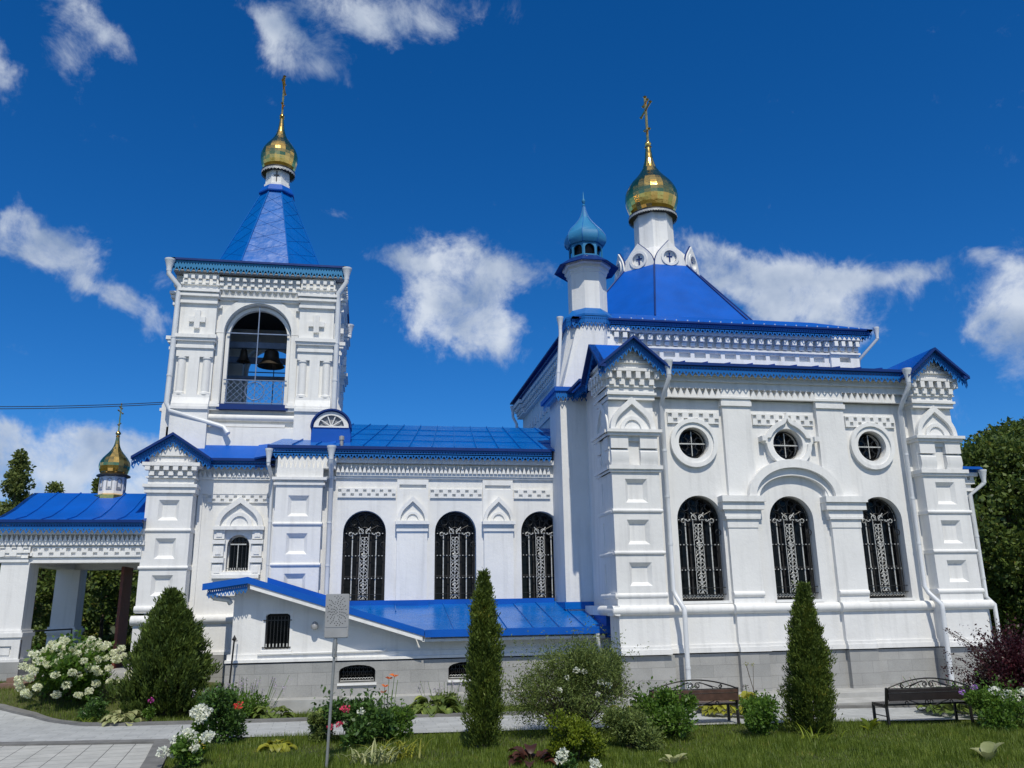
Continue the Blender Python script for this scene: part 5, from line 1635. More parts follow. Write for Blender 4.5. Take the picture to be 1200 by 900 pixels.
def porch_post(name, x, y, h0, panel=True):
    m = MB(south(y)); 
    m.fb(x - .32, x + .32, 1.62, 3.34, -.62, 0)
    m.fb(x - .36, x + .36, 1.70, 1.76, -.66, .05); m.fb(x - .40, x + .40, 1.60, 1.70, -.70, .09); m.fb(x - .37, x + .37, 1.54, 1.60, -.66, .05)
    if panel:
        m.plate(rect(x - .36, x + .36, h0, 1.54), [rect(x - .24, x + .18, h0 + .10, 1.40)], -.05, .06)
        m.fb(x - .20, x + .14, h0 + .14, 1.36, -.05, .03)
    m.fb(x - .36, x + .36, h0, 1.54, -.66, -.0)
    m.fb(x - .40, x + .40, h0 - .02, h0 + .04, -.66, .09)
    o = P(m, name, 'white')
    s = MB(south(y)); s.fb(x - .41, x + .41, -.2, h0 - .021, -.68, .10); s.build('post_plinth', 'stone', o)
porch_post('porch_post', -8.44, PY0, 1.06)
porch_post('porch_post', -8.44, PY1 - .62, 1.06, False)
porch_post('porch_post', -5.7, PY1 - .62, 1.06, False)
w = MB(); w.box(-8.2, -5.5, 22.25, 26.7, -.2, .72); w.box(-8.0, -5.6, 21.95, 22.3, -.2, .6); P(w, 'porch_floor', 'concrete')
w = MB(); w.box(-8.15, -7.55, 21.35, 22.0, -.2, .62); w.box(-8.05, -7.5, 21.65, 22.24, .62, .72); P(w, 'porch_step', plain('brown_step_tiles', (.20, .12, .09), .7))
w = MB(); w.box(-6.45, -6.38, 24.0, 24.9, .72, 3.32); o = P(w, 'door_leaf', 'door')
w = MB(); w.tube([(-6.48, 24.1, 1.75), (-6.48, 24.1, 2.0)], .015, 6); w.build('handle', 'iron', o)
w = MB(); w.tube([(-8.1, 22.95, 1.72), (-7.7, 24.6, 1.72)], .02, 6); w.tube([(-8.1, 23.0, 1.72), (-8.1, 23.0, .72)], .02, 6); w.tube([(-7.7, 24.6, 1.72), (-7.7, 24.6, .72)], .02, 6); P(w, 'handrail', 'iron')
# roof with a soft ogee profile
prof = [(21.92, 4.36), (22.5, 4.48), (23.2, 4.74), (23.9, 5.08), (24.5, 5.34), (25.1, 5.08), (25.8, 4.74), (26.5, 4.48), (27.1, 4.36)]
w = MB()
X0, X1 = -9.02, -5.52
n = len(prof)
w.add([(x, y, z) for x in (X0, X1) for y, z in prof] + [(x, y, z - .06) for x in (X0, X1) for y, z in prof],
      [(i, i + 1, n + i + 1, n + i) for i in range(n - 1)] + [(2 * n + i, 2 * n + i + 1, 3 * n + i + 1, 3 * n + i) for i in range(n - 1)] +
      [(i, i + 1, 2 * n + i + 1, 2 * n + i) for i in range(n - 1)] + [(n + i, n + i + 1, 3 * n + i + 1, 3 * n + i) for i in range(n - 1)] + [(0, n, 3 * n, 2 * n), (n - 1, 2 * n - 1, 4 * n - 1, 3 * n - 1)])
for k in range(1, 6):
    x = X0 + (X1 - X0) * k / 6
    w.tube([(x, y, z + .012) for y, z in prof], .018, 5)
P(w, 'porch_roof', 'roof', smooth=30)
w = MB(west(-8.9)); w.plate([(-y, z - .08) for y, z in reversed(prof)], [], -.1, 0); P(w, 'porch_gable', 'trim')
sl_, fr_ = MB(), MB()
eave(sl_, fr_, (-9.02, 21.9, 4.36), (-5.52, 21.9, 4.36), (0, -1, 0), .34, .07, .13, .08)
for (a, b) in zip(prof, prof[1:]): eave(sl_, fr_, (-9.04, b[0], b[1]), (-9.04, a[0], a[1]), (-1, 0, 0), .30, .07, .13, .06)
P(sl_, 'drip_edge', 'soffit'); P(fr_, 'pierced_fringe', 'fringe', double=True)
pc = (-7.05, 24.5)
w = MB(); w.lathe(pc, [(.42 * k8, 5.0), (.42 * k8, 5.26), (.33 * k8, 5.30)], 8, PI / 8); P(w, 'drum_skirt', 'gold')
w = MB(); w.lathe(pc, [(.32 * k8, 5.26), (.32 * k8, 5.82), (.36 * k8, 5.86)], 8, PI / 8); o = P(w, 'drum', 'trim')
w = MB()
for k in range(8):
    a = -PI / 2 + k * PI / 4
    d = Vector((math.cos(a), math.sin(a), 0)); u = Vector((-d.y, d.x, 0))
    w.fr = Frame(Vector((pc[0], pc[1], 0)) + d * .32, u, d)
    w.plate(arch(0, .15, 5.42, 5.66, 8), [arch(0, .10, 5.44, 5.66, 8)], 0, .02); w.fb(-.035, .035, 5.46, 5.49, 0, .012)
w.build('drum_ornament', 'lampgrey', o)
w = MB(); w.lathe(pc, [(.34, 5.78), (.44, 5.80), (.44, 5.83), (.3, 5.90)], 20); P(w, 'drum_cornice', 'iron')
dome_set(pc, 0, 0, 5.84, .41, 1.12, .76, 18, 14, .075)

# ================================================================ east apse
w = MB(south(20.3))
w.fb(14.3, 16.35, 1.0, 5.4, -4, 0); P(w, 'apse_wall', 'white')
w = MB(south(20.3))
w.fb(15.95, 16.42, 2.1, 5.4, 0, .12); w.fb(15.9, 16.47, 5.0, 5.08, 0, .2); w.fb(14.7, 16.5, 5.2, 5.3, 0, .2); dentils(w, 14.7, 16.5, 5.3, 5.4, 0, .24, .2); w.fb(14.7, 16.55, 5.4, 5.5, -.5, .3)
w.torus(14.6, 16.42, 2.01, .11, .1); w.fb(14.5, 16.4, 1.05, 1.9, 0, .1)
w.fr = east(16.35); w.torus(20.2, 24, 2.01, .11, .05); w.fb(20.3, 24, 5.2, 5.4, 0, .2)
P(w, 'cornice', 'trim', smooth=40)
w = MB(); w.box(14.3, 16.5, 20.1, 24.3, -.2, 1.03); P(w, 'plinth', 'stone')
r_ = MB(); slab_quad(r_, (14.3, 19.85, 5.62), (16.6, 19.85, 5.62), (16.3, 21.6, 6.0), (14.3, 21.6, 6.0)); slab_quad(r_, (16.62, 19.85, 5.6), (17.3, 21.5, 5.6), (16.2, 23, 6.0), (16.0, 21.6, 6.0)); P(r_, 'apse_roof', 'roof')
sl_, fr_ = MB(), MB(); eave(sl_, fr_, (14.9, 19.85, 5.64), (16.55, 19.85, 5.64), (0, -1, 0), .22, .07)
P(sl_, 'drip_edge', 'roof'); P(fr_, 'pierced_fringe', 'fringe', double=True)
w = MB(); w.box(16.3, 17.0, 21.2, 24, 1.0, 5.4); P(w, 'apse_wall', 'white')
downpipe([(16.62, 19.9, 5.3), (16.62, 19.9, 5.2), (16.30, 20.1, 4.9), (16.30, 20.12, 2.2), (16.4, 19.98, 2.0), (16.4, 19.98, .3)], .055)

# ================================================================ bells (hung from the beams)
def bell(name, label, c, ztop, R, H):
    t = thing(name, label, 'bell', (c[0], c[1], ztop - H))
    m = MB()
    prof = [(R * .02, H), (R * .42, H * .97), (R * .52, H * .88), (R * .56, H * .6), (R * .66, H * .35), (R * .86, H * .12), (R, .0), (R * .93, .0), (R * .6, H * .35), (R * .45, H * .9), (.001, H * .93)]
    m.lathe((0, 0), prof, 28); m.build('bell_body', 'bronze', t, 40, local=True)
    m = MB(); m.tube([(0, 0, H * .8), (.02, 0, -.04)], .015, 6); m.lathe((.02, 0), [(.001, -.09), (.04, -.05), (.001, 0)], 8); m.build('clapper', 'iron', t, local=True)
    m = MB(); m.tube([(-.05, 0, H * .96), (-.05, 0, H + .10), (.05, 0, H + .10), (.05, 0, H * .96)], .018, 6); m.build('crown_loop', 'iron', t, local=True)
bell('bell', 'smaller bronze bell hanging at left inside the tower arch', (-3.78, 24.48), 9.66, .20, .38)
bell('bell', 'larger dark bronze bell hanging at right inside the tower arch', (-2.98, 24.48), 9.66, .40, .50)

# ================================================================ overhead cable
for z, lab in ((0, 'upper black overhead cable running from the bell tower to the left'), (-.05, 'lower black overhead cable running from the bell tower to the left')):
    m = MB()
    a, b = Vector((-5.45, 23.3, 7.72 + z)), Vector((-26, 27.5, 9.6 + z * 2))
    m.tube([a.lerp(b, t) - Z3 * (1.3 * 4 * t * (1 - t) * .5) for t in lin(0, 1, 24)], .011, 5)
    tag(m.build('overhead_cable', 'cable'), lab, 'cable')

# ================================================================ street furniture
def bench(name, label, loc, rz, wood, L=1.62):
    """park bench seen from behind: iron frame, slatted seat, board back under a scrolled arch. local x along, y = 0 at the back legs, seat towards +y"""
    t = thing(name, label, 'bench', loc, rz, 'iron and wood garden benches facing the church')
    for s in (0, 1):
        x = s * L
        m = MB(); m.tube([(x, .0, 0), (x, .02, .34), (x, -.05, .66)], .029, 6); m.tube([(x, .03, .33), (x, .44, .34)], .022, 6); m.tube([(x, .44, .0), (x, .44, .35)], .029, 6)
        m.tube([(x, .02, .18), (x, .44, .18)], .010, 5)
        m.build('side_frame', 'iron', t, local=True)
    m = MB(); F = Frame((0, -.045, 0), (1, 0, 0), (0, -1, 0)); m.fr = F
    n = 26
    m.tube([F(L * k / n, .64 + .165 * max(0, math.sin(PI * k / n)) ** .85, 0) for k in range(n + 1)], .013, 6)
    m.fb(0, L, .635, .652, -.01, .01)
    def scroll(u, z, r, s, turns=1.6): return [F(u + s * (r * (1 - .65 * k / 16)) * math.cos(PI * .5 + 2 * PI * turns * k / 16), z + (r * (1 - .65 * k / 16)) * math.sin(PI * .5 + 2 * PI * turns * k / 16), 0) for k in range(17)]
    for s in (-1, 1):
        m.tube(scroll(L / 2 + s * .065, .705, .052, s), .009, 5)
        m.tube([F(L / 2 + s * .065, .757, 0), F(L / 2 + s * .16, .745, 0), F(L / 2 + s * .34, .675, 0), F(L / 2 + s * .36, .655, 0)], .009, 5)
        m.tube(scroll(L / 2 + s * .50, .685, .036, -s), .009, 5)
        m.tube([F(L / 2 + s * .10, .765, 0), F(L / 2 + s * .45, .66, 0)], .008, 5)
    m.build('arched_top', 'iron', t, local=True)
    m = MB(F); m.fr = Frame((0, -.02, 0), (1, 0, 0), (0, -1, 0)); F = m.fr
    for s in (-1, 1):
        m.tube([F(L / 2 + s * .04, .36, 0), F(L / 2 + s * .12, .36, 0), F(L / 2 + s * .38, .44, 0)], .008, 5)
        m.tube([F(L / 2 + s * .045 + .03 * math.cos(a), .41 + .03 * math.sin(a), 0) for a in lin(0, 2 * PI, 10)], .008, 5)
        m.tube([F(L / 2 + s * .43 + .028 * math.cos(a), .40 + .028 * math.sin(a), 0) for a in lin(0, 2 * PI, 10)], .008, 5)
        m.tube([F(L / 2 + s * .16 + .10 * math.cos(a), .34 - .07 * math.sin(a), 0) for a in lin(0, PI, 10)], .008, 5)
    m.build('scrollwork', 'iron', t, local=True)
    m = MB(); m.box(.01, L - .01, -.078, -.045, .445, .575); m.build('back_board', wood, t, local=True)
    m = MB(); m.box(.01, L - .01, -.088, -.055, .58, .634); m.build('top_rail', wood, t, local=True)
    for k in range(4):
        m = MB(); m.box(-.02, L + .02, .045 + k * .105, .138 + k * .105, .352, .382); m.build('seat_slat', wood, t, local=True)
    return t
bench('bench', 'near black garden bench on the grass left of the purple barberry shrub', (9.12, 14.10, 0), rad(-2), 'wood2', 1.60)
bench('bench', 'brown boarded garden bench partly hidden by green bushes below the left transept window', (5.12, 15.12, 0), rad(-1.5), 'wood1', 1.64)

t = thing('garden_lamp', 'flat grey lamp head with a dotted flower pattern on a thin metal pole', 'lamp', (-.46, 12.6, 0))
m = MB(); m.tube([(0, 0, -.1), (.055, 0, 1.56)], .021, 12); m.build('pole', 'polesteel', t, 45, local=True)
m = MB(); m.tube([(.053, 0, 1.50), (.058, 0, 1.70)], .036, 12); m.tube([(.058, 0, 1.70), (.062, .0, 1.76)], .026, 10)
for z in (1.55, 1.62): m.tube([(.055, -.045, z), (.055, -.03, z)], .009, 6)
m.tube([(.08, -.035, 1.58), (.09, -.04, 1.5), (.09, -.03, 1.45)], .006, 5)
m.build('bracket', 'polesteel', t, 45, local=True)
hd = MB()
LF = Frame((.07, 0, 0), (1, 0, 0), (0, -1, 0)); hd.fr = LF
def rrect(w, z0, z1, r, n=5):
    pts = []
    for cx, cz, a0 in ((w - r, z1 - r, 0), (-w + r, z1 - r, PI / 2), (-w + r, z0 + r, PI), (w - r, z0 + r, 1.5 * PI)):
        for k in range(n + 1):
            a = a0 + PI / 2 * k / n; pts.append((cx + r * math.cos(a), cz + r * math.sin(a)))
    return pts
hd.plate(rrect(.168, 1.76, 2.375, .02), [], -.03, .025)
hd.plate(rrect(.158, 1.91, 2.365, .015), [], .025, .032)
hd.plate(rrect(.160, 1.77, 1.90, .02), [], .025, .040)
o = hd.build('lamp_head', 'lampgrey', t, 35, local=True)
d = MB(LF)
for ring, (r, n) in enumerate(((.020, 4), (.042, 8), (.066, 12), (.090, 14), (.114, 18), (.138, 18), (.162, 22), (.186, 24))):
    for k in range(n):
        a = 2 * PI * k / n + ring * .37
        if (k * 7 + ring * 3) % 5 == 0: continue
        u, z = r * math.cos(a) * .92, 2.14 + r * math.sin(a) * 1.1
        if abs(u) > .143 or not 1.925 < z < 2.352 or (abs(u) > .11 and abs(z - 2.14) > .16): continue
        th = a + (.9 if (k + ring) % 2 else -.5); hl, hw = .0085, .0048
        du, dz, wv, wz = hl * math.cos(th), hl * math.sin(th), -hw * math.sin(th), hw * math.cos(th)
        d.plate([(u - du - wv, z - dz - wz), (u + du - wv, z + dz - wz), (u + du + wv, z + dz + wz), (u - du + wv, z - dz + wz)], [], .030, .0335)
d.build('dot_pattern', 'lamphole', o)

# ================================================================ plants
def leaves_np(centers, size, normals=None, aspect=1.8, spread=1.0, fold=0.25, up=0.0, seed=1, jitter=0.5):
    """build n leaf quads (bent along the midrib) at centres; returns verts, faces"""
    r = np.random.RandomState(seed)
    n = len(centers)
    c = np.asarray(centers, float)
    if normals is None:
        d = r.normal(size=(n, 3))
    else:
        d = np.asarray(normals, float) + r.normal(size=(n, 3)) * spread
    d[:, 2] += up
    d /= np.linalg.norm(d, axis=1)[:, None] + 1e-9
    s = np.cross(d, r.normal(size=(n, 3))); s /= np.linalg.norm(s, axis=1)[:, None] + 1e-9
    nn = np.cross(d, s)
    sz = (np.asarray(size) * (1 + r.uniform(-jitter, jitter, n)))[:, None]
    w = sz / aspect / 2
    base = c; tip = c + d * sz - nn * sz * fold * .3
    mid = c + d * sz * .5
    L = mid + s * w + nn * sz * fold * .3; R = mid - s * w + nn * sz * fold * .3
    v = np.stack([base, L, tip, R], 1).reshape(-1, 3)
    i = np.arange(n) * 4
    f = np.stack([i, i + 1, i + 2, i + 3], 1)
    return v, f
def mesh_np(name, parts, mat, parent=None, loc=(0, 0, 0)):
    vs, fs, k = [], [], 0
    for v, f in parts:
        vs.append(v); fs.append(f + k); k += len(v)
    v = np.concatenate(vs); f = np.concatenate(fs)
    me = bpy.data.meshes.new(name)
    me.vertices.add(len(v)); me.vertices.foreach_set('co', v.astype(np.float32).ravel())
    nf, m_ = f.shape
    me.loops.add(nf * m_); me.loops.foreach_set('vertex_index', f.astype(np.int32).ravel())
    me.polygons.add(nf); me.polygons.foreach_set('loop_start', np.arange(0, nf * m_, m_, dtype=np.int32))
    me.update(calc_edges=True)
    me.materials.append(M[mat])
    o = bpy.data.objects.new(name, me); COL.objects.link(o)
    if parent: o.parent = parent
    o.location = loc
    return o
def ball_pts(n, r, c, squash=(1, 1, 1), shell=.55, seed=0):
    q = np.random.RandomState(seed)
    d = q.normal(size=(n, 3)); d /= np.linalg.norm(d, axis=1)[:, None]
    rr = r * (shell + (1 - shell) * q.uniform(0, 1, n) ** .6)
    p = d * rr[:, None] * np.array(squash) + np.array(c)
    return p, d
def stems(parent, pts, r0=.012, mat='bark', name='stem'):
    m = MB()
    for a, b in pts:
        a, b = Vector(a), Vector(b); mid = a.lerp(b, .5) + Vector((rng.uniform(-.05, .05), rng.uniform(-.05, .05), .05)) * (b - a).length
        m.tube([a, mid, b], [r0, r0 * .7, r0 * .35], 5)
    return m.build(name, mat, parent, local=True)

def cone_thuja(name, label, loc, H, R, mat, seed, n=9000, belly=.3, top=.1, leaf=.055, lean=(0, 0), group=None, pw=1.6):
    t = thing(name, label, 'conifer', loc, group=group)
    q = np.random.RandomState(seed)
    # upright sprays grouped in tufts
    per = 22 if R < .7 else 60
    sg = 1.0 if R < .7 else 1.25
    nt_ = n // per
    h = q.uniform(0.0, 1, nt_) ** .85
    prof = np.where(h < belly, .80 + .20 * (h / belly), (1 - ((h - belly) / (1 - belly)) ** pw) * (1 - top) + top * (1 - h))
    ang = q.uniform(0, 2 * PI, nt_)
    lob = 1 + .15 * np.sin(ang * 3 + h * 9 + seed) + .13 * np.sin(ang * 5 - h * 17) + .10 * np.sin(ang * 2 + h * 41)
    tuft = 1 + (.16 + .12 * (R > .7)) * (q.uniform(0, 1, nt_) ** 3) + .10 * np.sin(ang * 2 + h * 23 + seed) * np.sin(h * 31 + seed)
    rr = R * prof * lob * tuft * (.25 + .72 * q.uniform(0, 1, nt_) ** .5)
    tc_ = np.stack([rr * np.cos(ang) + lean[0] * h * h, rr * np.sin(ang) + lean[1] * h * h, .05 + h * (H - .08)], 1)
    out = np.stack([np.cos(ang), np.sin(ang), np.full(nt_, 1.5)], 1)
    tdir = out / np.linalg.norm(out, axis=1)[:, None]
    along = q.uniform(-1, 1, (nt_ * per, 1)) * .085 * sg
    c = np.repeat(tc_, per, 0) + np.repeat(tdir, per, 0) * along + q.normal(size=(nt_ * per, 3)) * np.array([.024, .024, .03]) * (R / .4) ** .5
    nr = np.repeat(out, per, 0)
    v, f = leaves_np(c, leaf, nr, 3.2, .55, .2, .3, seed)
    extra = []
    for k in range(int(60 + 120 * R)):      # single branch tips standing out of the outline
        hh = q.uniform(.02, .97); i = int(q.randint(nt_)); j = np.argmin(abs(h - hh) + .2 * abs(np.sin((ang - ang[i]) / 2)))
        p0 = tc_[j]; d0 = np.array([math.cos(ang[j]), math.sin(ang[j]), q.uniform(.6, 2.2)]); d0 /= np.linalg.norm(d0)
        L0 = (.10 + .22 * R) * q.uniform(.5, 1.3)
        for m_ in range(26):
            s0 = m_ / 26
            extra.append(p0 + d0 * L0 * s0 + q.normal(size=3) * .022 * (1.1 - s0))
    v2, f2 = leaves_np(np.array(extra), leaf * .85, None, 3.0, 1, .2, .9, seed + 50)
    mesh_np('foliage', [(v, f), (v2, f2)], mat, t)
    m = MB(); m.tube([(0, 0, -.05), (0, 0, H * .5), (lean[0] * .8, lean[1] * .8, H * .93)], [.045, .03, .008], 7); m.build('trunk', 'bark', t, local=True)
    return t
cone_thuja('columnar_thuja', 'narrow columnar thuja standing on the lawn in front of the nave windows', (1.92, 13.8, 0), 2.66, .27, 'thuja', 3, 46000, .25, .25, .05, pw=2.6)
cone_thuja('columnar_thuja', 'tall tapering thuja standing under the middle transept window', (7.45, 13.7, 0), 2.40, .375, 'thuja', 5, 60000, .12, .10, .05, (.10, 0), pw=1.7)
cone_thuja('bushy_juniper', 'broad egg shaped juniper bush left of the low annex', (-4.08, 19.5, 0.10), 2.38, .80, 'juniper', 8, 70000, .25, .05, .085, (-.08, 0), pw=1.5)

def shrub(name, label, cat, loc, R, H, mat, leaf, n, seed, clumps=14, aspect=1.9, shell=.35, group=None, up=.2, stem=True, sq=(1, 1, 1)):
    t = thing(name, label, cat, loc, group=group)
    q = np.random.RandomState(seed)
    parts = []
    ends = []
    for k in range(clumps):
        a = q.uniform(0, 2 * PI); rr = R * q.uniform(.05, .78); zz = H * q.uniform(.18, .86) * (1 - .25 * (rr / R) ** 2)
        if k == 0: rr, zz = 0, H * .62
        cr = R * q.uniform(.20, .42)
        c = (rr * math.cos(a) * sq[0], rr * math.sin(a) * sq[1], max(cr * .7, zz))
        ends.append(c)
        p, d = ball_pts(n // clumps, cr, c, (1, 1, .85 * min(1.4, H / (R * 1.6) + .3)), shell, seed * 31 + k)
        p[:, 2] = np.maximum(p[:, 2], .02)
        v, f = leaves_np(p, leaf, d, aspect, .7, .3, up, seed * 7 + k)
        parts.append((v, f))
    # loose shoots breaking the outline
    cs = []
    for k in range(int(n / 70)):
        c = ends[q.randint(len(ends))]; d = q.normal(size=3); d[2] = abs(d[2]) * .9 + .25; d /= np.linalg.norm(d)
        Ls = R * q.uniform(.38, .85)
        for j in range(12):
            cs.append(np.array(c) + d * Ls * (j / 12) ** .8 + q.normal(size=3) * leaf * .35)
    cs = np.array(cs); cs[:, 2] = np.maximum(cs[:, 2], .02)
    parts.append(leaves_np(cs, leaf, None, aspect, 1, .3, .5, seed + 5))
    mesh_np('foliage', parts, mat, t)
    if stem:
        stems(t, [((q.uniform(-.06, .06), q.uniform(-.06, .06), -.03), e) for e in ends])
    return t
def blooms(parent, name, pts, mat, r, n=46, petal=None, seed=1, squash=.75):
    """each flower head its own mesh part"""
    for k, p in enumerate(pts):
        rr = r * rng.uniform(.8, 1.15)
        c, d = ball_pts(n, rr, (0, 0, 0), (1, 1, squash), .75, seed * 13 + k)
        v, f = leaves_np(c, petal or rr * .62, d, 1.1, 1.3, .35, .1, seed * 17 + k, .25)
        o = mesh_np(name, [(v, f)], mat, parent, p)

# white hydrangea beside the porch
t = shrub('hydrangea_bush', 'large hydrangea bush covered with creamy white flower balls beside the porch', 'shrub', (-6.25, 20.6, .26), .98, 1.18, 'mid', .10, 9000, 21, 24, 1.5)
q_ = np.random.RandomState(4)
pts = []
tries = 0
while len(pts) < 82 and tries < 60000:
    tries += 1
    a = q_.uniform(0, 2 * PI); e = q_.uniform(-.45, 1.35); w_ = q_.uniform(.82, 1.06)
    p = (1.12 * math.cos(a) * math.cos(e) * w_, 1.0 * math.sin(a) * math.cos(e) * w_, .52 + .80 * math.sin(e) * w_)
    if p[1] > .35: continue
    if p[2] < .12: continue
    if all((Vector(p) - Vector(o2)).length > .165 for o2 in pts): pts.append(p)
blooms(t, 'flower_head', pts, 'fcream', .074, 120, .042, 3)

# shrubs along the path and lawn
shrub('low_bush', 'low dark green bush at the foot of the juniper beside the path', 'shrub', (-5.32, 18.95, .0), .42, .46, 'deep', .05, 2600, 31, 9)
shrub('leafy_bush', 'tall dark green leafy bush with one red rose at the lawn corner', 'shrub', (-2.25, 15.45, 0), .50, .86, 'deep', .062, 4600, 33, 12)
blooms(bpy.data.objects['leafy_bush'], 'rose', [(.24, -.36, .64)], 'fred', .06, 40, None, 5)
t = shrub('white_phlox', 'phlox with clusters of pure white flowers at the paved corner of the lawn', 'flowers', (-2.45, 13.35, 0), .36, .40, 'mid', .06, 1800, 35, 8)
blooms(t, 'flower_head', [(-.30, -.12, .24), (-.14, -.16, .25), (.12, -.12, .28), (.25, -.02, .40), (.29, .02, .43), (.06, .0, .36), (.02, .1, .44), (-.05, .12, .46), (-.18, .1, .37)], 'fwhite', .062, 60, .045, 7)
t = shrub('white_phlox', 'taller phlox with one big white flower cluster left of the red rose bush', 'flowers', (-2.45, 14.4, 0), .26, .58, 'mid', .055, 1100, 36, 6)
blooms(t, 'flower_head', [(-.02, -.1, .70), (.06, -.12, .64), (-.09, -.08, .64), (.0, -.14, .55)], 'fwhite', .075, 70, .05, 8)
t = shrub('yellow_flowers', 'small plant with a few yellow flowers between the white phlox', 'flowers', (-2.3, 13.6, 0), .12, .30, 'lime', .04, 400, 37, 4)
blooms(t, 'flower', [(0, -.05, .34), (.02, -.06, .26), (-.02, -.06, .3)], 'fyellow', .035, 20, None, 9)

def spiky(name, label, cat, loc, n, h, spread, mat, bloom=None, seed=1, head=.16, r=.018, stemmat='mid'):
    """upright stems each ending in a spike of small flowers"""
    t = thing(name, label, cat, loc)
    q = np.random.RandomState(seed)
    m = MB(); cs = []
    for k in range(n):
        x, y = q.normal() * spread, q.normal() * spread * .7
        hh = h * q.uniform(.75, 1.1)
        tx, ty = x * 1.25, y * 1.25
        m.tube([(x * .6, y * .6, 0), (x, y, hh * .5), (tx, ty, hh)], .005, 4)
        for j in range(16):
            cs.append((tx + q.normal() * r, ty + q.normal() * r, hh - head * q.uniform(0, 1)))
    m.build('stem', stemmat, t, local=True)
    v, f = leaves_np(cs, .024, None, 1.4, 1, .3, .2, seed); mesh_np('flower_spike', [(v, f)], bloom or 'flilac', t)
    p, d = ball_pts(n * 26, spread * 1.3, (0, 0, h * .3), (1, .8, h * .35 / (spread * 1.3)), .2, seed)
    v, f = leaves_np(p, .07, d, 2.2, .6, .3, .4, seed + 1); mesh_np('foliage', [(v, f)], mat, t)
    return t
spiky('lilac_perennial', 'pale lilac flower spikes at the annex corner', 'flowers', (-2.35, 18.9, .0), 44, .74, .36, 'mid', 'flilac', 41)
spiky('lilac_perennial', 'lilac hosta blossoms standing above leaves left of the narrow thuja', 'flowers', (1.75, 18.6, .0), 22, .60, .26, 'hosta', 'flilac', 42)
spiky('pale_pink_perennial', 'pale pinkish flower spikes beneath the purple barberry branches', 'flowers', (11.7, 15.6, 0), 60, .62, .48, 'hosta', 'fpale', 43)

def hosta(name, label, loc, n, R, leaf, mat, seed, up=.75, cat='hosta', group=None, bend=.36):
    """rosette of broad arching leaves, each leaf a curved blade"""
    t = thing(name, label, cat, loc, group=group)
    q = np.random.RandomState(seed)
    m = MB()
    for k in range(n):
        a = q.uniform(0, 2 * PI); s = q.uniform(.25, 1) ** .7
        L = leaf * q.uniform(.75, 1.2); W = L * .34
        el0 = up * (1.25 - s * .7); d = Vector((math.cos(a), math.sin(a), 0)); sd_ = Vector((-d.y, d.x, 0))
        b = d * (R * s * .72); b.z = R * .55 * (1.2 - s)
        pts = []
        p = b.copy(); el = el0
        for j in range(6):
            tt = j / 5
            wd = W * math.sin(PI * min(.97, tt * .92 + .08)) ** .75 if j < 5 else .002
            pts.append((p + sd_ * wd + Z3 * wd * .35, p.copy(), p - sd_ * wd + Z3 * wd * .35))
            p = p + (d * math.cos(el) + Z3 * math.sin(el)) * L / 5; el -= bend
        vs = [v for r3 in pts for v in r3]
        fs = []
        for j in range(5):
            o = j * 3
            fs += [(o, o + 1, o + 4, o + 3), (o + 1, o + 2, o + 5, o + 4)]
        m.add(vs, fs)
        m.tube([(0, 0, 0), tuple(b)], .004, 3, False)
    m.build('leaves', mat, t, 80, double=True, local=True)
    return t
hosta('hosta', 'cream edged hosta beside the path below the juniper', (-4.62, 18.45, .0), 70, .46, .20, 'varie', 51)
hosta('hosta', 'green hosta beneath the lilac spikes at the annex corner', (-1.80, 18.45, .0), 50, .42, .24, 'hosta', 52)
hosta('hosta', 'low yellow hosta lying flat on the lawn between the rose bush and lamp pole', (-1.32, 14.6, 0), 18, .26, .22, 'yellow', 53, .3)
hosta('hosta', 'large green and yellow hosta clump against the annex wall left of the narrow thuja', (1.50, 18.2, .0), 110, .62, .27, 'hosta', 54)
hosta('hosta', 'pale leafed hosta at the left of the peony bush', (-.55, 17.6, 0), 60, .50, .26, 'hosta', 55)
hosta('hosta', 'golden leafed hosta behind the brown bench', (7.25, 16.35, 0), 130, .72, .26, 'yellow', 56, 1.0)
hosta('hosta', 'golden hosta glimpsed at the left end of the brown bench', (5.05, 16.4, 0), 30, .40, .24, 'yellow', 57)
hosta('hosta', 'wide bed of green hosta behind the white flowers at the right edge', (11.35, 15.2, 0), 150, .85, .24, 'hosta', 58, 1.0)
hosta('hosta', 'single young hosta with cream edged leaves at the lower right', (8.55, 11.0, 0), 7, .07, .27, 'varie', 59, 1.25, 'hosta', None, .16)
hosta('hosta', 'small variegated hosta at the bottom edge below the brown bench', (4.25, 11.7, 0), 16, .12, .17, 'varie', 60, 1.2, 'hosta', None, .2)
hosta('hosta', 'lone bright green leaf plant left of the black bench', (8.62, 13.9, 0), 5, .05, .24, 'lime', 61, 1.3, 'hosta', None, .15)
hosta('maroon_plant', 'plant with big dark maroon leaves at the bottom edge', (2.38, 12.35, 0), 22, .30, .24, 'maroon', 62, 1.0, 'plant')

def blades(name, label, loc, n, h, mat, seed, w=.010, spread=.12, cat='ornamental grass', arch_=1.0, group=None):
    t = thing(name, label, cat, loc, group=group)
    q = np.random.RandomState(seed); m = MB()
    for k in range(n):
        a = q.uniform(0, 2 * PI); d = Vector((math.cos(a), math.sin(a), 0)); sd_ = Vector((-d.y, d.x, 0))
        b = Vector((q.normal() * spread, q.normal() * spread, 0)); L = h * q.uniform(.7, 1.25); el = q.uniform(1.05, 1.45)
        pts = []; p = b.copy()
        for j in range(7):
            wd = w * (1 - (j / 6) ** 2) + .001
            pts += [p + sd_ * wd, p - sd_ * wd]
            p = p + (d * math.cos(el) + Z3 * math.sin(el)) * L / 6; el -= q.uniform(.2, .42) * arch_
        m.add(pts, [(2 * j, 2 * j + 1, 2 * j + 3, 2 * j + 2) for j in range(6)])
    m.build('leaf_blades', mat, t, 80, double=True, local=True)
    return t
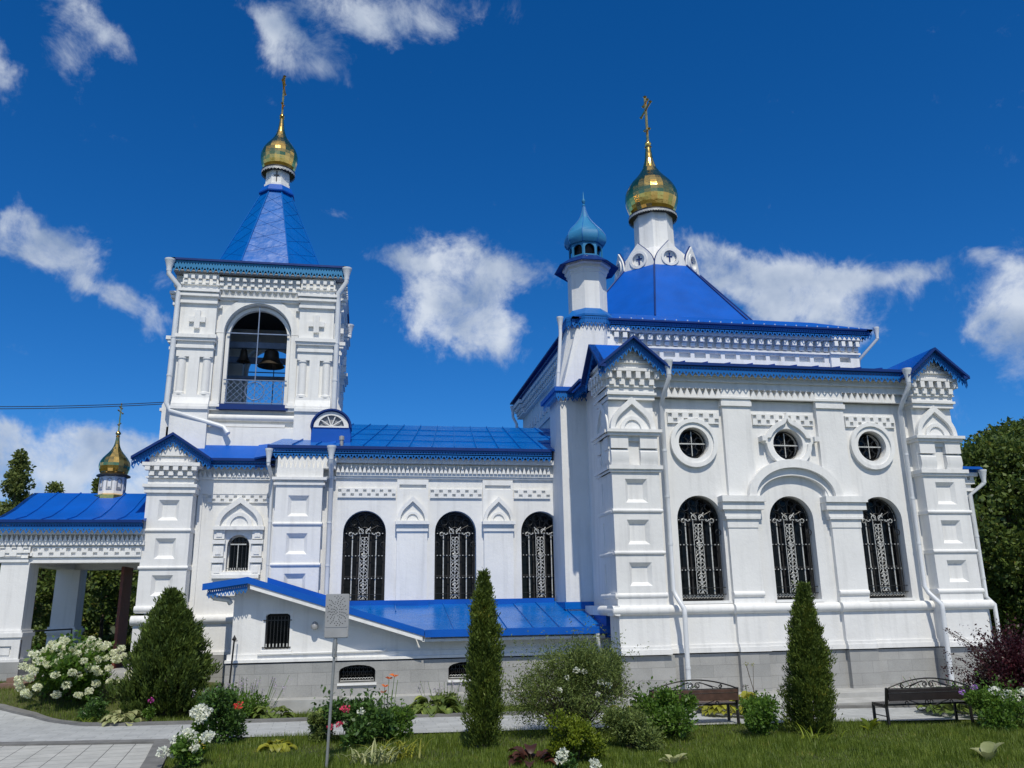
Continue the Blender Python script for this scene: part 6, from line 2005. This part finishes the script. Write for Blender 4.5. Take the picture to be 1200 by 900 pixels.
blades('striped_grass', 'arching clump of yellow striped grass right of the lamp pole', (.18, 12.95, 0), 60, .42, 'varie', 71, .014, .16)
blades('striped_grass', 'second arching clump of yellow striped grass nearer the narrow thuja', (.62, 13.3, 0), 36, .46, 'yellow', 72, .012, .14)
blades('daylily_leaves', 'pale green strap leaves at the foot of the tapering thuja', (7.10, 12.95, 0), 22, .40, 'lime', 73, .010, .12)
blades('daylily_leaves', 'small tuft of strap leaves at the kerb beside the hydrangea', (-5.35, 18.5, .0), 14, .34, 'lime', 74, .014, .07)

# peony / daylily bed by the lamp
t = shrub('peony_bush', 'dark leafy peony bush with pink and white blooms behind the lamp pole', 'shrub', (.02, 14.75, 0), .62, .72, 'deep', .075, 5200, 81, 14)
blooms(t, 'pink_bloom', [(-.28, -.50, .62), (-.50, -.52, .36), (-.36, -.56, .40)], 'fpink', .055, 40, None, 11)
blooms(t, 'white_bloom', [(-.02, -.56, .58)], 'fwhite', .05, 40, None, 12)
t = thing('orange_daylily', 'orange daylilies on tall bare stems against the annex wall', 'flowers', (.38, 15.1, 0))
m = MB()
tips = [(.0, 0, .86), (.07, .05, .98), (-.03, .03, .76), (.16, .0, 1.02), (.22, .05, .96), (.13, 0, .8)]
for p in tips: m.tube([(p[0] * .4, 0, 0), (p[0] * .7, 0, p[2] * .5), p], .006, 4)
m.build('stem', 'mid', t, local=True)
for k, p in enumerate(tips[:4]):
    q = np.random.RandomState(90 + k); c = np.zeros((7, 3)); d = np.stack([np.cos(np.arange(7) * .9), np.sin(np.arange(7) * .9) - .3, np.full(7, .35)], 1)
    v, f = leaves_np(c, .075, d, 2.3, .12, .5, .1, 91 + k); mesh_np('flower', [(v, f)], 'forange', t, p)

# grey green shrub in the middle, lime bush before it
t = shrub('spirea_shrub', 'wide loose grey green shrub with fine twigs in the middle of the lawn', 'shrub', (3.55, 14.6, 0), 1.20, 1.48, 'willow', .045, 26000, 91, 40, 2.8, .10, None, .5, True, (1.12, .8, 1))
q = np.random.RandomState(17)
m = MB()
for k in range(70):
    a = q.uniform(0, 2 * PI); r = q.uniform(.3, 1.25)
    e = (r * math.cos(a), r * math.sin(a) * .8, q.uniform(.75, 1.0) * (1.50 - .45 * r))
    m.tube([(0, 0, 0), (e[0] * .5, e[1] * .5, e[2] * .6), e], [.010, .006, .002], 4)
m.build('twigs', 'bark', t, local=True)
cs = []
for k in range(150):
    a = q.uniform(0, 2 * PI); r = q.uniform(.5, 1.28); z = q.uniform(.55, 1.0) * (1.56 - .42 * r)
    for j in range(26):
        s_ = j / 26
        cs.append((r * math.cos(a) * (.75 + .25 * s_) + q.normal() * .02, r * math.sin(a) * .8 * (.75 + .25 * s_) + q.normal() * .02, z * (.78 + .22 * s_) + q.normal() * .02))
v, f = leaves_np(cs, .04, None, 2.8, 1, .2, .6, 18); mesh_np('shoots', [(v, f)], 'willow', t)
blooms(t, 'white_rose', [(-.02, -.45, 1.10), (.10, -.5, 1.08), (-.2, -.5, 1.0), (.35, -.6, .92), (.5, -.55, .86), (-.35, -.6, .82), (.28, -.65, .74)], 'fwhite', .045, 30, None, 14)
shrub('lime_bush', 'rounded bright lime green bush in front of the grey green shrub', 'shrub', (3.02, 12.35, 0), .46, .66, 'lime', .042, 6500, 93, 14, 1.7, .3)
shrub('flower_bush', 'dark green leafy bush standing before the brown bench', 'shrub', (5.10, 14.1, 0), .60, .74, 'mid', .06, 7600, 95, 18)
shrub('flower_bush', 'mid green phlox leaves in front of the tapering thuja on its left', 'shrub', (6.50, 13.7, 0), .46, .62, 'mid', .05, 5200, 96, 14)
shrub('flower_bush', 'loose green perennial between the lime green bush and the brown bench', 'shrub', (4.15, 13.2, 0), .58, .56, 'willow', .05, 6000, 99, 16, 2.4, .2, None, .5)
shrub('flower_bush', 'low leafy perennial around the foot of the orange daylilies', 'shrub', (.55, 15.0, 0), .42, .52, 'mid', .06, 3200, 106, 12, 2.2, .25, None, .5)
shrub('flower_bush', 'green leafy perennial at the foot of the lilac spikes by the annex corner', 'shrub', (-2.7, 18.5, .0), .50, .42, 'mid', .06, 3200, 107, 12, 2.0, .25)
shrub('flower_bush', 'grey green perennial left of the peony bush by the lamp pole', 'shrub', (-.70, 15.3, 0), .34, .50, 'willow', .055, 2400, 108, 10, 2.2, .25)
t = shrub('white_roses', 'two white flower heads at the bottom edge under the lime bush', 'flowers', (2.72, 11.55, 0), .22, .16, 'deep', .05, 800, 97, 5)
blooms(t, 'flower_head', [(-.10, -.02, .20), (-.06, .02, .26), (.36, -.02, .12)], 'fwhite', .065, 70, .04, 15)
t = spiky('violet_perennial', 'thin stalk with tan seed heads above dark violet spikes beside the tapering thuja', 'flowers', (6.62, 14.1, 0), 8, .72, .10, 'mid', 'maroon', 98, .06)
m = MB(); m.tube([(.05, 0, 0), (.02, 0, .7), (-.08, 0, 1.12)], .006, 5); m.tube([(.02, 0, .7), (.05, 0, 1.10)], .004, 5); m.build('seed_stalk', 'bark', t, local=True)
blooms(t, 'seed_head', [(-.08, 0, 1.13), (.05, 0, 1.11)], 'yellow', .03, 16, None, 16)

# right corner
t = shrub('white_phlox', 'leafy phlox with white flowers and two violet blooms right of the black bench', 'flowers', (10.65, 13.35, 0), .72, .60, 'mid', .055, 9000, 101, 14, 1.9, .3, None, .3, True, (1.2, .7, 1))
blooms(t, 'flower_head', [(-.12, -.2, .66), (-.05, -.3, .56), (.12, -.2, .60), (.20, -.25, .54), (.42, -.2, .62), (.5, -.2, .58), (1.0, -.35, .22)], 'fwhite', .065, 50, .045, 18)
blooms(t, 'violet_bloom', [(-.74, -.2, .66), (-.50, -.2, .72)], 'fviolet', .045, 30, None, 19)
t = shrub('purple_barberry', 'dark purple barberry shrub with arching twigs at the right edge', 'shrub', (12.15, 14.6, 0), 1.05, 1.55, 'purple', .05, 13000, 103, 24, 1.6, .15)
q = np.random.RandomState(5); m = MB(); cs = []
for k in range(34):
    a = q.uniform(PI * .55, PI * 1.45); L = q.uniform(.8, 1.5); z = q.uniform(.5, 1.5)
    e = Vector((L * math.cos(a), L * math.sin(a) * .7, z * 1.1)); b = Vector((0, 0, .2)); mid = b.lerp(e, .6) + Z3 * .25
    m.tube([b, mid, e], [.008, .005, .002], 4)
    for j in range(46):
        s_ = .35 + .65 * j / 46; p = (b * (1 - s_) ** 2 + mid * 2 * s_ * (1 - s_) + e * s_ * s_)
        cs.append(p + Vector((q.normal(), q.normal(), q.normal())) * .022)
m.build('twigs', 'bark', t, local=True)
v, f = leaves_np(cs, .036, None, 1.5, 1, .3, .2, 6); mesh_np('shoots', [(v, f)], 'purple', t)
t = shrub('magenta_flower', 'little plant with one magenta bloom at the foot of the juniper', 'flowers', (-4.12, 18.4, .0), .16, .40, 'mid', .05, 500, 105, 4)
blooms(t, 'bloom', [(.02, -.12, .46)], 'fmag', .06, 30, None, 20)

# ---------------------------------------------------------------- background trees
def tree(name, label, loc, H, R, trunk_h, mat, n, seed, leaf=.16, clumps=60, sq=.9, trunk_r=.22, shell=.25, group=None, narrow=0.0):
    t = thing(name, label, 'tree', loc, group=group)
    q = np.random.RandomState(seed)
    m = MB()
    m.tube([(0, 0, -.2), (.1, 0, trunk_h * .6), (0, .1, H * .55), (0, 0, H * .85)], [trunk_r, trunk_r * .8, trunk_r * .45, .03], 9)
    parts = []
    for k in range(clumps):
        zf = q.uniform(0, 1); a = q.uniform(0, 2 * PI)
        z = trunk_h + (H - trunk_h) * zf
        env = math.sin(PI * min(1, .12 + zf * .86)) ** .6 * (1 - narrow * zf)
        rr = R * env * q.uniform(.25, .88)
        cr = R * q.uniform(.10, .24) * (1 - .35 * zf * (narrow > 0)) * (1.15 if narrow else 1)
        c = (rr * math.cos(a), rr * math.sin(a), min(z, H - cr * .6))
        if k % 3 == 0:
            m.tube([(0, 0, max(.5, c[2] - rr * .8)), (c[0] * .5, c[1] * .5, c[2] - rr * .25), c], [trunk_r * .35, trunk_r * .2, .02], 5)
        p, d = ball_pts(n // clumps, cr, c, (1, 1, sq), shell, seed * 101 + k)
        parts.append(leaves_np(p, leaf, d, 1.6, .8, .3, .1, seed * 103 + k))
    mesh_np('crown', parts, mat, t)
    m.build('trunk', 'bark', t, local=True)
    return t
tree('broadleaf_tree', 'big dark green broadleaf tree behind the right end of the church', (26.6, 31.0, 0), 8.5, 4.5, .9, 'treea', 60000, 201, .18, 260)
tree('broadleaf_tree', 'tall broadleaf tree cut off by the right edge of the picture', (31.5, 34.5, 0), 10.2, 5.2, 1.2, 'treea', 54000, 202, .20, 240)
tree('broadleaf_tree', 'smaller round tree between the apse and the big dark tree', (24.4, 36.5, 0), 7.6, 3.2, .6, 'treea', 28000, 203, .2, 150)
tree('birch_tree', 'pale green narrow tree rising highest behind the left porch', (-13.6, 35.0, 0), 8.3, 1.5, 1.2, 'treeb', 15000, 204, .12, 150, .9, .14, .2, None, .65)
tree('birch_tree', 'pale green tree cut by the left edge of the picture behind the porch', (-16.6, 36.5, 0), 7.8, 2.4, 1.2, 'treeb', 17000, 205, .13, 150, .9, .16, .2, None, .4)
tree('birch_tree', 'thin young tree showing its tip above the left half of the porch roof', (-11.7, 33.5, 0), 6.85, 1.5, 1.0, 'treeb', 9000, 206, .11, 110, .9, .1, .2, None, .7)
tree('birch_tree', 'thin young tree showing its tip just left of the small gold dome', (-10.1, 33.5, 0), 7.0, 1.3, 1.0, 'treeb', 9000, 207, .11, 110, .9, .1, .2, None, .7)
for k, (x, y, h, r, lab) in enumerate(((-15.0, 31.5, 5.0, 2.6, 'dense dark bush filling the view left of the porch post'), (-11.6, 30.6, 4.6, 2.4, 'dense dark bush seen through the porch between its posts'),
                                     (-8.6, 30.2, 4.4, 2.2, 'dense dark bush seen through the porch next to the red brown door'), (-19.5, 34.0, 5.2, 3.0, 'dense dark bush at the far left edge behind the porch'))):
    tree('hedge_bush', lab, (x, y, 0), h, r, .2, 'treea', 15000, 210 + k, .13, 44, .9, .1)
    
# distant wooded belt closing the horizon behind everything
q = np.random.RandomState(77)
n = 30000
a = q.uniform(-1.15, 1.2, n); rr = q.uniform(95, 130, n); hh = (7 + 2.5 * np.sin(a * 9) + 1.5 * np.sin(a * 23 + 1)) * q.uniform(0, 1, n) ** .8
c = np.stack([np.sin(a) * rr, np.cos(a) * rr, hh], 1)
v, f = leaves_np(c, 1.7, None, 1.4, 1, .3, 0, 78)
o = mesh_np('distant_wood', [(v, f)], 'treea'); o['kind'] = 'stuff'; o['label'] = 'distant belt of dark green woodland beyond the church'; o['category'] = 'woodland'

# ---------------------------------------------------------------- lawn blades
def inside(x, y):
    """true where grass grows"""
    def on(pl, x):
        for (x0, y0), (x1, y1) in zip(pl, pl[1:]):
            if x0 <= x <= x1: return y0 + (y1 - y0) * (x - x0) / (x1 - x0)
        return pl[-1][1]
    nf, ff = on(NEAR, x), on(FAR, x)
    if y < nf - (.30 if x < -3.1 else .02):
        # front lawn, right of the paving kerb
        kx = -3.16 + .3 if y > 14 else -2.86 + (14 - y) * .1375
        return x > kx + .02 - (0 if y < 15.9 else .0)
    if y > ff + .2:
        if x > 5.0 and y > 16.72: return False
        if -3.3 < x <= 5.0 and y > 19.2: return False
        if x <= -3.3 and y > 22.0: return False
        return True
    return False
q = np.random.RandomState(9)
P_ = []
def scatter(x0, x1, y0, y1, dens):
    n = int((x1 - x0) * (y1 - y0) * dens)
    xs, ys = q.uniform(x0, x1, n), q.uniform(y0, y1, n)
    for x, y in zip(xs, ys):
        if inside(x, y): P_.append((x, y))
scatter(-3.2, 12.5, 10.2, 13.2, 2600)
scatter(-3.2, 15.0, 13.2, 16.2, 1500)
scatter(-9.0, 6.0, 16.5, 22.0, 800)
P_ = np.array(P_)
n = len(P_)
gz = np.array([ground_h(x, y) for x, y in P_])
hgt = q.uniform(.04, .11, n) * (1 + .5 * np.sin(P_[:, 0] * 1.7) * np.sin(P_[:, 1] * 2.3))
ang = q.uniform(0, 2 * PI, n); ln = q.uniform(.0, .6, n) * hgt
b = np.stack([P_[:, 0], P_[:, 1], gz - .004], 1)
wv = np.stack([np.cos(ang + 1.57), np.sin(ang + 1.57), np.zeros(n)], 1) * (.004 + q.uniform(0, .003, n))[:, None]
tip = b + np.stack([np.cos(ang) * ln, np.sin(ang) * ln, hgt], 1)
v = np.stack([b - wv, b + wv, tip], 1).reshape(-1, 3)
f = np.arange(n * 3).reshape(-1, 3)
o = mesh_np('grass', [(v, f)], 'grass'); o['kind'] = 'stuff'; o['label'] = 'short mown green grass of the church lawn'; o['category'] = 'grass'
